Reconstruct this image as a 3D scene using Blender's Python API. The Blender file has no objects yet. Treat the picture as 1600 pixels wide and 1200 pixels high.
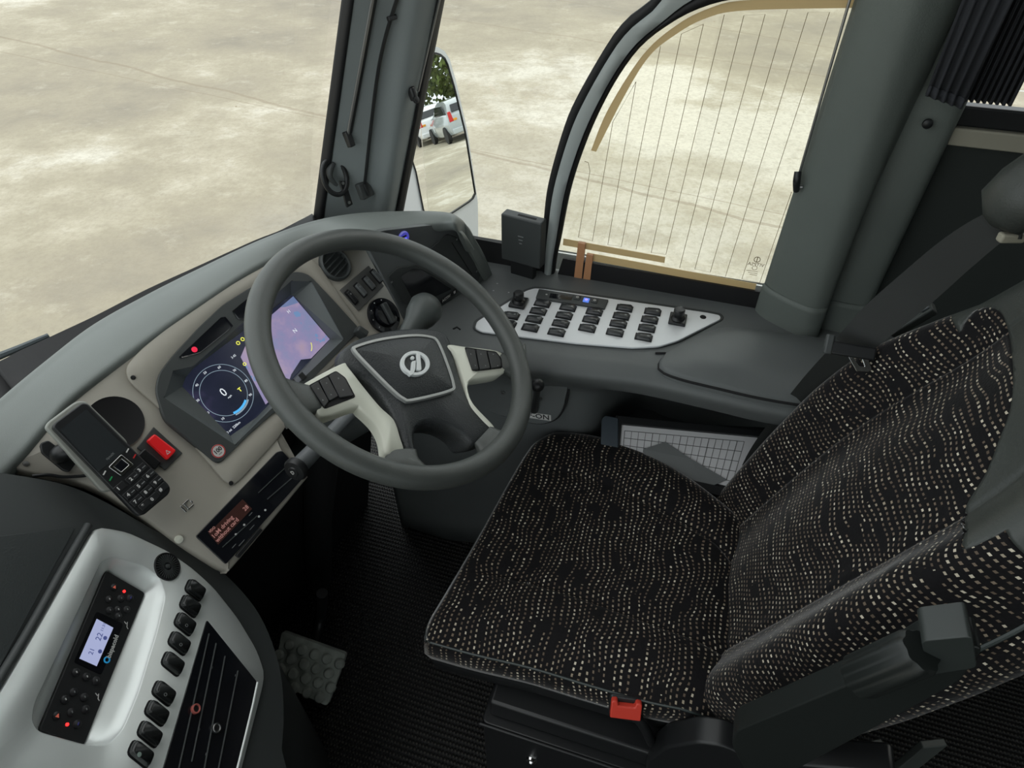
import bpy, math, random
from mathutils import Vector, Matrix
random.seed(7)
V = Vector
C = bpy.context.scene.collection
sc = bpy.context.scene
R = math.radians
# ---------------------------------------------------------------- camera (metres; X = bus right, Y = bus forward, Z = up, cab floor z = 0)
FPX, PITCH, HEAD = 1030.0, R(43.0), R(17.4)
CAM = V((0, 0, 1.5))
Fd = V((math.cos(PITCH)*math.cos(HEAD), math.cos(PITCH)*math.sin(HEAD), -math.sin(PITCH)))
Rt = V((math.sin(HEAD), -math.cos(HEAD), 0))
Up = Rt.cross(Fd)
cd = bpy.data.cameras.new('camera'); cam = bpy.data.objects.new('camera', cd); C.objects.link(cam)
cam.matrix_world = Matrix(((Rt.x, Up.x, -Fd.x, CAM.x), (Rt.y, Up.y, -Fd.y, CAM.y), (Rt.z, Up.z, -Fd.z, CAM.z), (0, 0, 0, 1)))
cd.sensor_width = 36; cd.sensor_fit = 'HORIZONTAL'; cd.lens = FPX/1600*36; cd.clip_start = .02; cd.clip_end = 400
sc.camera = cam
sc.view_settings.view_transform = 'Standard'; sc.view_settings.look = 'None'
sc.view_settings.gamma = 1; sc.view_settings.use_curve_mapping = False; sc.view_settings.exposure = .35

def ray(x, y): return Rt*((x-800)/FPX) - Up*((y-600)/FPX) + Fd
def hit(x, y, p, n):
    d = ray(x, y); return CAM + d*((V(p)-CAM).dot(n)/d.dot(n))
def AZ(x, y, z): return hit(x, y, V((0, 0, z)), V((0, 0, 1)))
def AX(x, y, v): return hit(x, y, V((v, 0, 0)), V((1, 0, 0)))
def AY(x, y, v): return hit(x, y, V((0, v, 0)), V((0, 1, 0)))

# ---------------------------------------------------------------- frames
class Fr:
    def __init__(s, o, x, y):
        s.o = V(o); s.x = V(x).normalized(); s.z = s.x.cross(V(y)).normalized(); s.y = s.z.cross(s.x)
    def w(s, x, y, z=0): return s.o + s.x*x + s.y*y + s.z*z
    def p(s, px, py, h=0):
        q = hit(px, py, s.o + s.z*h, s.z) - s.o
        return (q.dot(s.x), q.dot(s.y))
    def at(s, x, y, z=0, ang=0):
        c, n = math.cos(ang), math.sin(ang)
        return Fr(s.w(x, y, z), s.x*c + s.y*n, s.y*c - s.x*n)
    def pp(s, pts, h=0): return [s.p(a, b, h) for a, b in pts]
WORLD = Fr((0, 0, 0), (1, 0, 0), (0, 1, 0))

# ---------------------------------------------------------------- objects
def org(p):
    o = V((0, 0, 0))
    while p: o = o + p.location; p = p.parent
    return o
def tag(o, label=None, cat=None, group=None, kind=None):
    if label: o['label'] = label
    if cat: o['category'] = cat
    if group: o['group'] = group
    if kind: o['kind'] = kind
    return o
def thing(name, label, cat, loc=(0, 0, 0), group=None):
    o = bpy.data.objects.new(name, None); C.objects.link(o); o.location = loc; o.empty_display_size = .02
    return tag(o, label, cat, group)
def mesh(name, vs, fs, m, parent=None, bevel=0, seg=3, sub=0, smooth=True, solid=0, ang=38, uv=None, label=None):
    me = bpy.data.meshes.new(name)
    vs = [V(v) for v in vs]
    if parent: O = org(parent)
    else:
        lo = [min(v[i] for v in vs) for i in range(3)]; hi = [max(v[i] for v in vs) for i in range(3)]
        O = V(((lo[0]+hi[0])/2, (lo[1]+hi[1])/2, lo[2]))
    me.from_pydata([v-O for v in vs], [], fs); me.validate()
    if uv:
        l = me.uv_layers.new(name='UVMap')
        for lp in me.loops: l.data[lp.index].uv = uv[lp.vertex_index]
    o = bpy.data.objects.new(name, me); C.objects.link(o)
    if parent: o.parent = parent
    else: o.location = O
    me.materials.append(m)
    if smooth:
        me.shade_smooth()
        if ang: me.set_sharp_from_angle(angle=R(ang))
    if solid:
        d = o.modifiers.new('s', 'SOLIDIFY'); d.thickness = solid; d.offset = -1
    if bevel:
        b = o.modifiers.new('b', 'BEVEL'); b.width = bevel; b.segments = seg; b.limit_method = 'ANGLE'; b.angle_limit = R(35)
        b.use_clamp_overlap = True; b.harden_normals = False
    if sub:
        d = o.modifiers.new('u', 'SUBSURF'); d.levels = sub; d.render_levels = sub
    if label: o['label'] = label
    return o
def loops(name, ls, m, parent=None, caps=(True, True), cyc=False, **k):
    n = len(ls[0]); vs = [p for l in ls for p in l]; fs = []
    L = len(ls)
    for i in range(L if cyc else L-1):
        a, b = i*n, ((i+1) % L)*n
        for j in range(n):
            q = (j+1) % n; fs.append((a+j, a+q, b+q, b+j))
    if not cyc:
        if caps[0]: fs.append(tuple(reversed(range(n))))
        if caps[1]: fs.append(tuple((L-1)*n + j for j in range(n)))
    return mesh(name, vs, fs, m, parent, **k)
def area2(p): return sum(p[i][0]*p[(i+1) % len(p)][1] - p[(i+1) % len(p)][0]*p[i][1] for i in range(len(p)))
def ccw(p): return list(p) if area2(p) > 0 else list(reversed(p))
def rpoly(pts, r, k=5):
    pts = ccw(pts)
    out = []; n = len(pts)
    for i in range(n):
        p = V(pts[i]); a = V(pts[i-1]); b = V(pts[(i+1) % n])
        da, db = a-p, b-p; ri = r[i] if isinstance(r, (list, tuple)) else r
        t = min(ri, da.length*.48, db.length*.48)
        A = p+da.normalized()*t; B = p+db.normalized()*t
        for j in range(k):
            u = j/(k-1); q = A*(1-u)**2 + p*2*u*(1-u) + B*u*u; out.append((q.x, q.y))
    return out
def cr(pts, n=8, closed=False):
    P = [V(p) for p in pts]; m = len(P); out = []
    rng = range(m) if closed else range(m-1)
    for i in rng:
        if closed: a, b, c, d = P[(i-1) % m], P[i], P[(i+1) % m], P[(i+2) % m]
        else: a, b, c, d = P[max(i-1, 0)], P[i], P[i+1], P[min(i+2, m-1)]
        for j in range(n):
            t = j/n; out.append(.5*((2*b)+(c-a)*t+(2*a-5*b+4*c-d)*t*t+(3*b-a-3*c+d)*t*t*t))
    if not closed: out.append(P[-1].copy())
    return out
def resamp(pts, n, closed=True):
    P = [V(p) for p in pts]; Q = P+[P[0]] if closed else P
    L = [0]
    for i in range(len(Q)-1): L.append(L[-1]+(Q[i+1]-Q[i]).length)
    T = L[-1]; out = []; k = 0
    for i in range(n):
        d = T*i/(n if closed else n-1)
        while k < len(L)-2 and L[k+1] < d: k += 1
        s = L[k+1]-L[k]; t = 0 if s == 0 else min((d-L[k])/s, 1); out.append(Q[k].lerp(Q[k+1], t))
    return out
def prism(name, fr, pts, z0, z1, m, parent=None, bevel=0, **k):
    pts = ccw(pts)
    return loops(name, [[fr.w(x, y, z0) for x, y in pts], [fr.w(x, y, z1) for x, y in pts]], m, parent, bevel=bevel, **k)
def scl(pts, s, t=None):
    cx = sum(p[0] for p in pts)/len(pts); cy = sum(p[1] for p in pts)/len(pts); t = s if t is None else t
    return [(cx+(p[0]-cx)*s, cy+(p[1]-cy)*t) for p in pts]
def inset(pts, d):
    pts = ccw(pts); n = len(pts); out = []
    for i in range(n):
        p, a, b = V(pts[i]), V(pts[i-1]), V(pts[(i+1) % n])
        e1 = (p-a).normalized(); e2 = (b-p).normalized(); n1 = V((-e1.y, e1.x)); n2 = V((-e2.y, e2.x))
        s = n1+n2; k = d/max(.35, s.length_squared/2) if s.length > 1e-6 else 0
        q = p+s*k; out.append((q.x, q.y))
    return out
def box(name, fr, c, s, m, parent=None, bevel=.002, **k):
    x, y, z = c; a, b, d = s[0]/2, s[1]/2, s[2]/2
    return prism(name, fr, [(x-a, y-b), (x+a, y-b), (x+a, y+b), (x-a, y+b)], z-d, z+d, m, parent, bevel=min(bevel, min(a, b, d)*.9), **k)
def radial(outer, inner, n):
    # n points round the outer outline, each paired with the inner point in the same direction from the inner centre
    outer = [(float(p[0]), float(p[1])) for p in resamp(ccw(outer), n)]; inner = [(float(p[0]), float(p[1])) for p in ccw(inner)]
    cx, cy = sum(p[0] for p in inner)/len(inner), sum(p[1] for p in inner)/len(inner); out = []
    for ox, oy in outer:
        dx, dy = ox-cx, oy-cy; best = None
        for i in range(len(inner)):
            ax, ay = inner[i-1][0]-cx, inner[i-1][1]-cy; ex, ey = inner[i][0]-cx-ax, inner[i][1]-cy-ay; den = dx*ey-dy*ex
            if abs(ex)+abs(ey) < 1e-7 or abs(den) < 1e-14: continue
            t = (ax*ey-ay*ex)/den; u = (ax*dy-ay*dx)/den
            if t > 0 and -2e-2 <= u <= 1.02 and (best is None or t > best): best = t
        out.append((cx+dx*best, cy+dy*best) if best else (out[-1] if out else (ox, oy)))
    return outer, out
def ring(name, fr, outer, inner, z0, z1, m, parent=None, bevel=0, n=96, zi=None, **k):
    outer, inner = ccw(outer), ccw(inner)
    if len(outer) != len(inner) or n > 200:
        outer, inner = radial(outer, inner, n)
    zi = z1 if zi is None else zi
    w = lambda P, z: [fr.w(p[0], p[1], z) for p in P]
    if n > 200:
        c = bevel; return loops(name, [w(outer, z0), w(outer, z1-c), w(inset(outer, c), z1), w(inset(inner, -c*.5), zi), w(inner, zi-c*.5), w(inner, z0)], m, parent, cyc=True, ang=75, **k)
    return loops(name, [w(outer, z0), w(outer, z1), w(inner, zi), w(inner, z0)], m, parent, cyc=True, bevel=bevel, **k)
def tube(name, pts, r, m, parent=None, seg=14, smooth_n=0, flat=None, closed=False, **k):
    P = cr(pts, smooth_n, closed) if smooth_n else [V(p) for p in pts]
    n = len(P); rs = r if isinstance(r, (list, tuple)) else [r]*n
    if len(rs) != n: rs = [rs[min(int(i*(len(rs)-1)/(n-1)), len(rs)-2)]*(1-((i*(len(rs)-1)/(n-1))-min(int(i*(len(rs)-1)/(n-1)), len(rs)-2)))+rs[min(int(i*(len(rs)-1)/(n-1)), len(rs)-2)+1]*((i*(len(rs)-1)/(n-1))-min(int(i*(len(rs)-1)/(n-1)), len(rs)-2)) for i in range(n)]
    T = []
    for i in range(n):
        a = P[(i-1) % n] if closed else P[max(i-1, 0)]; b = P[(i+1) % n] if closed else P[min(i+1, n-1)]
        T.append((b-a).normalized())
    u = T[0].orthogonal().normalized() if flat is None else (V(flat)-T[0]*V(flat).dot(T[0])).normalized()
    ls = []
    for i in range(n):
        u = (u-T[i]*u.dot(T[i])).normalized(); v = T[i].cross(u)
        ls.append([P[i]+(u*math.cos(6.28318*j/seg)+v*math.sin(6.28318*j/seg))*rs[i] for j in range(seg)])
    return loops(name, ls, m, parent, cyc=closed, **k)
def strap(name, pts, dirs, w, th, m, parent=None, n=6, **k):
    # flat webbing along pts; dirs = direction of the width at each point
    P = cr(pts, n); D = cr(dirs, n); W = cr([V((a, 0, 0)) for a in (w if isinstance(w, (list, tuple)) else [w]*len(pts))], n)
    ls = []
    for i in range(len(P)):
        t = (P[min(i+1, len(P)-1)]-P[max(i-1, 0)]).normalized(); d = (D[i]-t*D[i].dot(t)).normalized(); q = t.cross(d)
        a = W[i].x/2; ls.append([P[i]+d*a+q*th, P[i]-d*a+q*th, P[i]-d*a-q*th, P[i]+d*a-q*th])
    return loops(name, ls, m, parent, **k)
def lathe(name, fr, prof, m, parent=None, seg=40, **k):
    ls = [[fr.w(max(r, 1e-5)*math.cos(6.28318*j/seg), max(r, 1e-5)*math.sin(6.28318*j/seg), z) for j in range(seg)] for r, z in prof]
    return loops(name, ls, m, parent, **k)
def surf(name, rows, m, parent=None, nu=8, nv=8, solid=.006, uv=False, **k):
    rows = [cr(r, nu) if nu else [V(p) for p in r] for r in rows]
    cols = list(zip(*rows)); g = [cr(c, nv) if nv else [V(p) for p in c] for c in cols]; g = list(zip(*g))
    a, b = len(g), len(g[0]); vs = [p for r in g for p in r]
    fs = [(i*b+j, i*b+j+1, (i+1)*b+j+1, (i+1)*b+j) for i in range(a-1) for j in range(b-1)]
    return mesh(name, vs, fs, m, parent, solid=solid, **k)
def text(name, fr, s, size, m, parent=None, depth=.0004, align='CENTER', sx=1.0, bold=0):
    cu = bpy.data.curves.new('t', 'FONT'); cu.body = s; cu.size = size; cu.extrude = depth/2; cu.align_x = align; cu.align_y = 'CENTER'; cu.resolution_u = 2
    cu.offset = bold
    o = bpy.data.objects.new('t', cu); C.objects.link(o)
    bpy.context.view_layer.update()
    me = bpy.data.meshes.new_from_object(o.evaluated_get(bpy.context.evaluated_depsgraph_get()))
    vs = [fr.w(v.co.x*sx, v.co.y, v.co.z) for v in me.vertices]; fs = [tuple(p.vertices) for p in me.polygons]
    bpy.data.objects.remove(o); bpy.data.curves.remove(cu); bpy.data.meshes.remove(me)
    return mesh(name, vs, fs, m, parent, smooth=False)
def arc(cx, cy, r, a0, a1, n=24, ry=None):
    ry = r if ry is None else ry
    return [(cx+r*math.cos(R(a0+(a1-a0)*i/n)), cy+ry*math.sin(R(a0+(a1-a0)*i/n))) for i in range(n+1)]
def circ(cx, cy, r, n=32, ry=None): return arc(cx, cy, r, 0, 360-360/n, n-1, ry)
def merge(objs, name, parent=None):
    # join several built pieces of one part into one mesh
    vs = []; fs = []; base = objs[0]; m = base.data.materials[0]; O = org(base)
    bpy.context.view_layer.update(); dg = bpy.context.evaluated_depsgraph_get(); dg.update()
    mats = []; idx = []
    for o in objs:
        me = bpy.data.meshes.new_from_object(o.evaluated_get(dg)); off = len(vs); oo = org(o)
        vs += [v.co+oo for v in me.vertices]; fs += [tuple(i+off for i in p.vertices) for p in me.polygons]
        mm = o.data.materials[0]
        if mm not in mats: mats.append(mm)
        idx += [mats.index(mm)]*len(me.polygons)
        bpy.data.meshes.remove(me)
    for o in objs: bpy.data.objects.remove(o)
    r = mesh(name, vs, fs, mats[0], parent)
    for q in mats[1:]: r.data.materials.append(q)
    for p, i in zip(r.data.polygons, idx): p.material_index = i
    return r

# ---------------------------------------------------------------- materials
def newmat(name):
    m = bpy.data.materials.new(name); m.use_nodes = True; nt = m.node_tree
    b = nt.nodes['Principled BSDF']; return m, nt, b
def mat(name, col, rough=.5, metal=0, bump=None, spec=.5, emit=None, es=0, mott=0, mscale=6, coat=0):
    m, nt, b = newmat(name)
    b.inputs['Base Color'].default_value = (*col, 1); b.inputs['Roughness'].default_value = rough; b.inputs['Metallic'].default_value = metal
    b.inputs['Specular IOR Level'].default_value = spec; b.inputs['Coat Weight'].default_value = coat
    tc = nt.nodes.new('ShaderNodeTexCoord')
    if mott:
        n = nt.nodes.new('ShaderNodeTexNoise'); n.inputs['Scale'].default_value = mscale; n.inputs['Detail'].default_value = 6
        nt.links.new(tc.outputs['Object'], n.inputs['Vector'])
        mr = nt.nodes.new('ShaderNodeMapRange'); mr.inputs[1].default_value = .3; mr.inputs[2].default_value = .7
        mr.inputs[3].default_value = 1-mott; mr.inputs[4].default_value = 1+mott
        nt.links.new(n.outputs[0], mr.inputs[0])
        mx = nt.nodes.new('ShaderNodeVectorMath'); mx.operation = 'SCALE'; mx.inputs[0].default_value = col
        nt.links.new(mr.outputs[0], mx.inputs['Scale']); nt.links.new(mx.outputs[0], b.inputs['Base Color'])
    if bump:
        n = nt.nodes.new('ShaderNodeTexNoise'); n.inputs['Scale'].default_value = bump[0]; n.inputs['Detail'].default_value = 3
        nt.links.new(tc.outputs['Object'], n.inputs['Vector'])
        bp = nt.nodes.new('ShaderNodeBump'); bp.inputs['Strength'].default_value = bump[1]; bp.inputs['Distance'].default_value = bump[2] if len(bump) > 2 else .001
        nt.links.new(n.outputs[0], bp.inputs['Height']); nt.links.new(bp.outputs[0], b.inputs['Normal'])
    if emit:
        b.inputs['Emission Color'].default_value = (*emit, 1); b.inputs['Emission Strength'].default_value = es
    return m
def glassmat(name, tint=(1, 1, 1), refl=1.0):
    m = bpy.data.materials.new(name); m.use_nodes = True; nt = m.node_tree; nt.nodes.clear()
    o = nt.nodes.new('ShaderNodeOutputMaterial'); t = nt.nodes.new('ShaderNodeBsdfTransparent'); g = nt.nodes.new('ShaderNodeBsdfGlossy'); mx = nt.nodes.new('ShaderNodeMixShader')
    t.inputs[0].default_value = (*tint, 1); g.inputs['Roughness'].default_value = .01
    f = nt.nodes.new('ShaderNodeFresnel'); f.inputs[0].default_value = 1.45
    k = nt.nodes.new('ShaderNodeMath'); k.operation = 'MULTIPLY'; k.inputs[1].default_value = refl
    nt.links.new(f.outputs[0], k.inputs[0]); nt.links.new(k.outputs[0], mx.inputs[0])
    nt.links.new(t.outputs[0], mx.inputs[1]); nt.links.new(g.outputs[0], mx.inputs[2]); nt.links.new(mx.outputs[0], o.inputs[0])
    return m
class N:
    def __init__(s, nt): s.nt = nt
    def m(s, op, a, b=None, c=None, clamp=False):
        n = s.nt.nodes.new('ShaderNodeMath'); n.operation = op; n.use_clamp = clamp
        for i, v in enumerate((a, b, c)):
            if v is None: continue
            if isinstance(v, (int, float)): n.inputs[i].default_value = v
            else: s.nt.links.new(v, n.inputs[i])
        return n.outputs[0]
    def xyz(s, x, y, z=0):
        n = s.nt.nodes.new('ShaderNodeCombineXYZ')
        for i, v in enumerate((x, y, z)):
            if isinstance(v, (int, float)): n.inputs[i].default_value = v
            else: s.nt.links.new(v, n.inputs[i])
        return n.outputs[0]
    def noise(s, vec, scale, detail=3, rough=.5):
        n = s.nt.nodes.new('ShaderNodeTexNoise'); s.nt.links.new(vec, n.inputs['Vector']); n.inputs['Scale'].default_value = scale
        n.inputs['Detail'].default_value = detail; n.inputs['Roughness'].default_value = rough; return n.outputs[0]
    def ramp(s, v, stops):
        n = s.nt.nodes.new('ShaderNodeValToRGB'); s.nt.links.new(v, n.inputs[0]); e = n.color_ramp.elements
        while len(e) < len(stops): e.new(.5)
        for q, (p, c) in zip(e, stops): q.position = p; q.color = (*c, 1)
        return n.outputs[0]
    def mix(s, f, a, b):
        n = s.nt.nodes.new('ShaderNodeMix'); n.data_type = 'RGBA'
        for i, v in ((0, f), (6, a), (7, b)):
            if isinstance(v, (int, float)): n.inputs[i].default_value = v
            elif isinstance(v, tuple): n.inputs[i].default_value = (*v, 1)
            else: s.nt.links.new(v, n.inputs[i])
        return n.outputs[2]
def fabric():
    m, nt, b = newmat('seat_fabric'); k = N(nt)
    uv = nt.nodes.new('ShaderNodeUVMap').outputs[0]; s = nt.nodes.new('ShaderNodeSeparateXYZ'); nt.links.new(uv, s.inputs[0]); u, v = s.outputs[0], s.outputs[1]
    wn = k.noise(k.xyz(k.m('MULTIPLY', u, 13), k.m('MULTIPLY', v, 11)), 1, 1.5)
    v2 = k.m('ADD', v, k.m('MULTIPLY', k.m('SUBTRACT', wn, .5), .034))
    r = k.m('DIVIDE', v2, .0088); row = k.m('FLOOR', r); fr = k.m('ABSOLUTE', k.m('SUBTRACT', k.m('FRACT', r), .5))
    c = k.m('ADD', k.m('DIVIDE', u, .0074), k.m('MULTIPLY', k.m('MODULO', row, 2), .5)); col = k.m('FLOOR', c); fc = k.m('ABSOLUTE', k.m('SUBTRACT', k.m('FRACT', c), .5))
    dot = k.m('MULTIPLY', k.m('LESS_THAN', fr, .15), k.m('LESS_THAN', fc, .25))
    gn = k.noise(k.xyz(k.m('MULTIPLY', u, 19), k.m('MULTIPLY', row, .62)), 1, 1)
    dot = k.m('MULTIPLY', dot, k.m('LESS_THAN', gn, .605))
    wh = nt.nodes.new('ShaderNodeTexWhiteNoise'); nt.links.new(k.xyz(row, col), wh.inputs[0])
    br = k.m('ADD', wh.outputs[0], k.m('MULTIPLY', k.m('SUBTRACT', k.noise(k.xyz(k.m('MULTIPLY', u, 5), k.m('MULTIPLY', v2, 40)), 1, 2), .5), .9))
    dc = k.ramp(br, [(0, (.10, .075, .055)), (.45, (.20, .15, .11)), (.75, (.36, .30, .22)), (1, (.68, .61, .49))])
    fz = k.noise(k.xyz(u, v), 260, 2)
    base = k.mix(fz, (.003, .003, .0035), (.010, .009, .010))
    o = k.mix(dot, base, dc); nt.links.new(o, b.inputs['Base Color']); b.inputs['Roughness'].default_value = .85
    b.inputs['Sheen Weight'].default_value = .55; b.inputs['Sheen Roughness'].default_value = .3; b.inputs['Specular IOR Level'].default_value = .2
    bp = nt.nodes.new('ShaderNodeBump'); bp.inputs['Strength'].default_value = .35; bp.inputs['Distance'].default_value = .001
    nt.links.new(k.m('ADD', fz, dot), bp.inputs['Height']); nt.links.new(bp.outputs[0], b.inputs['Normal'])
    return m
def groundmat():
    m, nt, b = newmat('concrete_yard'); k = N(nt)
    g = nt.nodes.new('ShaderNodeNewGeometry').outputs['Position']
    s = nt.nodes.new('ShaderNodeSeparateXYZ'); nt.links.new(g, s.inputs[0]); x, y = s.outputs[0], s.outputs[1]
    st = k.xyz(k.m('ADD', x, k.m('MULTIPLY', y, .25)), k.m('SUBTRACT', k.m('MULTIPLY', y, .75), k.m('MULTIPLY', x, .2)))
    big = k.noise(st, .22, 6, .55); mid = k.noise(st, 1.1, 8, .72); fine = k.noise(g, 26, 6, .75); grain = k.noise(g, 120, 3, .7)
    v = k.m('ADD', k.m('MULTIPLY', big, .62), k.m('MULTIPLY', mid, .38))
    c = k.ramp(v, [(.38, (.265, .24, .19)), (.45, (.335, .30, .228)), (.50, (.375, .338, .252)), (.54, (.45, .41, .315)), (.59, (.62, .59, .50))])
    det = k.noise(st, 2.6, 9, .74)
    pale = k.m('ADD', k.m('MULTIPLY', k.m('ADD', k.m('POWER', k.m('ABSOLUTE', k.m('SUBTRACT', x, 3.4)), 2), k.m('POWER', k.m('ABSOLUTE', k.m('SUBTRACT', y, .4)), 2)), -.16), 1.35)  # pale zone painted in to brighten the yard beyond the side window
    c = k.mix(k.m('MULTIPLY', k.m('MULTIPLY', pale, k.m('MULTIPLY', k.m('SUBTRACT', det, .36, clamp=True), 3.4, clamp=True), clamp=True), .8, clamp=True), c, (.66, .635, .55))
    c = k.mix(k.m('MULTIPLY', k.m('SUBTRACT', det, .53, clamp=True), 2.4, clamp=True), c, (.33, .295, .23))
    c = k.mix(k.m('MULTIPLY', k.m('SUBTRACT', .45, det, clamp=True), 2.6, clamp=True), c, (.64, .605, .50))
    c = k.mix(k.m('MULTIPLY', k.m('SUBTRACT', fine, .45, clamp=True), 1.8, clamp=True), c, (.27, .235, .175))
    c = k.mix(k.m('MULTIPLY', k.m('GREATER_THAN', grain, .66), .35), c, (.22, .19, .15))
    spots = nt.nodes.new('ShaderNodeTexVoronoi'); spots.inputs['Scale'].default_value = 2.2; nt.links.new(g, spots.inputs['Vector'])
    c = k.mix(k.m('LESS_THAN', spots.outputs['Distance'], .028), c, (.25, .19, .11))
    # a long crack
    cn = k.noise(g, 1.3, 5)
    for (a, q, wd, st_) in (((0, 57), (470, 172), .02, .42), ((1219, 61), (1310, 77), .012, .45), ((1100, 309), (1206, 331), .006, .5), ((640, 20), (900, 60), .02, .3)):
        A, B = AZ(*a, -.9), AZ(*q, -.9); nx, ny = -(B-A).y, (B-A).x; L = math.hypot(nx, ny); nx /= L; ny /= L; cc0 = -(nx*A.x+ny*A.y)
        d = k.m('ABSOLUTE', k.m('ADD', k.m('ADD', k.m('ADD', k.m('MULTIPLY', x, nx), k.m('MULTIPLY', y, ny)), cc0), k.m('MULTIPLY', k.m('SUBTRACT', cn, .5), wd*9)))
        c = k.mix(k.m('MULTIPLY', k.m('LESS_THAN', d, wd), st_), c, (.24, .19, .13))
    nt.links.new(c, b.inputs['Base Color']); b.inputs['Roughness'].default_value = .9
    bp = nt.nodes.new('ShaderNodeBump'); bp.inputs['Strength'].default_value = .4; bp.inputs['Distance'].default_value = .01
    nt.links.new(fine, bp.inputs['Height']); nt.links.new(bp.outputs[0], b.inputs['Normal'])
    return m
def matmat():
    m, nt, b = newmat('ribbed_rubber'); k = N(nt)
    tc = nt.nodes.new('ShaderNodeTexCoord').outputs['Object']; s = nt.nodes.new('ShaderNodeSeparateXYZ'); nt.links.new(tc, s.inputs[0])
    a = k.m('SINE', k.m('MULTIPLY', s.outputs[0], 2*math.pi/.011)); c = k.m('SINE', k.m('ADD', k.m('MULTIPLY', s.outputs[1], 2*math.pi/.0075), k.m('MULTIPLY', k.m('SIGN', a), 1.57)))
    h = k.m('MULTIPLY', k.m('ADD', a, c), .5)
    col = k.ramp(h, [(.3, (.008, .008, .008)), (.9, (.075, .07, .058))])
    nt.links.new(col, b.inputs['Base Color']); b.inputs['Roughness'].default_value = .7
    bp = nt.nodes.new('ShaderNodeBump'); bp.inputs['Distance'].default_value = .003; nt.links.new(h, bp.inputs['Height']); nt.links.new(bp.outputs[0], b.inputs['Normal'])
    return m
M = dict(
    pad=mat('dash_pad_vinyl', (.18, .20, .19), .5, bump=(900, .25), mott=.06),
    fascia=mat('warm_grey_fascia', (.40, .378, .325), .42, bump=(1200, .06), mott=.03, mscale=12),
    dark=mat('dark_plastic', (.05, .056, .056), .5, bump=(1000, .2)),
    console=mat('charcoal_moulding', (.115, .125, .125), .5, bump=(900, .25), mott=.08),
    black=mat('black_plastic', (.012, .013, .014), .4),
    swb=mat('switch_black', (.035, .038, .040), .28),
    gloss=mat('gloss_black', (.008, .009, .012), .12),
    matte=mat('matte_black', (.008, .008, .009), .8),
    rim=mat('rim_leather', (.075, .082, .077), .42, bump=(700, .25), mott=.15, mscale=9),
    leather=mat('hub_leather', (.032, .036, .038), .42, bump=(420, .8, .0012)),
    cream=mat('cream_trim', (.70, .71, .61), .38),
    silver=mat('satin_silver', (.82, .86, .84), .36, metal=.35, mott=.03),
    silver2=mat('satin_panel', (.80, .82, .84), .42, metal=.2),
    chrome=mat('chrome', (.75, .75, .75), .15, metal=1),
    steel=mat('brushed_steel', (.4, .4, .4), .35, metal=1),
    white=mat('white_paint', (.75, .78, .78), .3),
    print=mat('white_print', (.62, .62, .60), .5),
    faint=mat('faint_print', (.22, .23, .23), .5),
    red=mat('red_plastic', (.65, .015, .02), .3, emit=(1, .02, .02), es=.12),
    redbtn=mat('red_buckle', (.62, .05, .03), .35),
    redled=mat('red_led', (.6, 0, 0), .4, emit=(1, .02, .02), es=2.5),
    pillar=mat('pillar_trim', (.27, .30, .30), .55, bump=(700, .2), mott=.05),
    bpillar=mat('textured_pillar', (.12, .138, .125), .55, bump=(500, .35), mott=.06),
    rubber=mat('rubber_seal', (.006, .006, .007), .6),
    seal=mat('grey_seal', (.36, .39, .38), .5),
    gold=mat('heater_strip', (.72, .52, .25), .5),
    wire=mat('heater_wire', (.20, .14, .06), .6),
    copper=mat('copper_strip', (.55, .27, .13), .5),
    wall=mat('dark_wall_panel', (.022, .027, .024), .8),
    beige=mat('beige_rail', (.35, .33, .26), .6),
    curtain=mat('curtain_cloth', (.03, .032, .038), .9, bump=(300, .4)),
    lth=mat('seat_leatherette', (.045, .05, .045), .45, bump=(350, .5)),
    piping=mat('seat_piping', (.035, .045, .043), .35),
    worn=mat('worn_velour', (.05, .054, .058), .9, bump=(600, .3)),
    belt=mat('belt_webbing', (.014, .016, .015), .55, bump=(900, .3)),
    paper=mat('paper', (.62, .62, .63), .8), ink=mat('ink', (.12, .12, .12), .8),
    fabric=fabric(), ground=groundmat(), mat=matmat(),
    glass=glassmat('clear_glass', (.985, .99, .98), .6), dglass=glassmat('double_glass', (1, 1, .98), .7),
    mirror=mat('mirror_silver', (.9, .92, .9), .0, metal=1),
    carwhite=mat('car_white', (.8, .82, .84), .2, coat=1), carred=mat('car_red', (.5, .02, .03), .2, coat=1), carsilver=mat('car_silver', (.45, .5, .52), .25, coat=1),
    carglass=mat('car_glass', (.02, .025, .03), .05), tyre=mat('tyre', (.02, .02, .02), .8), amber=mat('amber_lens', (.8, .35, .02), .3), redlens=mat('red_lens', (.6, .02, .02), .2),
    leaf=mat('foliage', (.10, .14, .03), .8, mott=.5, mscale=3), leaf2=mat('autumn_foliage', (.22, .14, .04), .8, mott=.5, mscale=3), trunk=mat('bark', (.1, .08, .05), .9),
)
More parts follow.
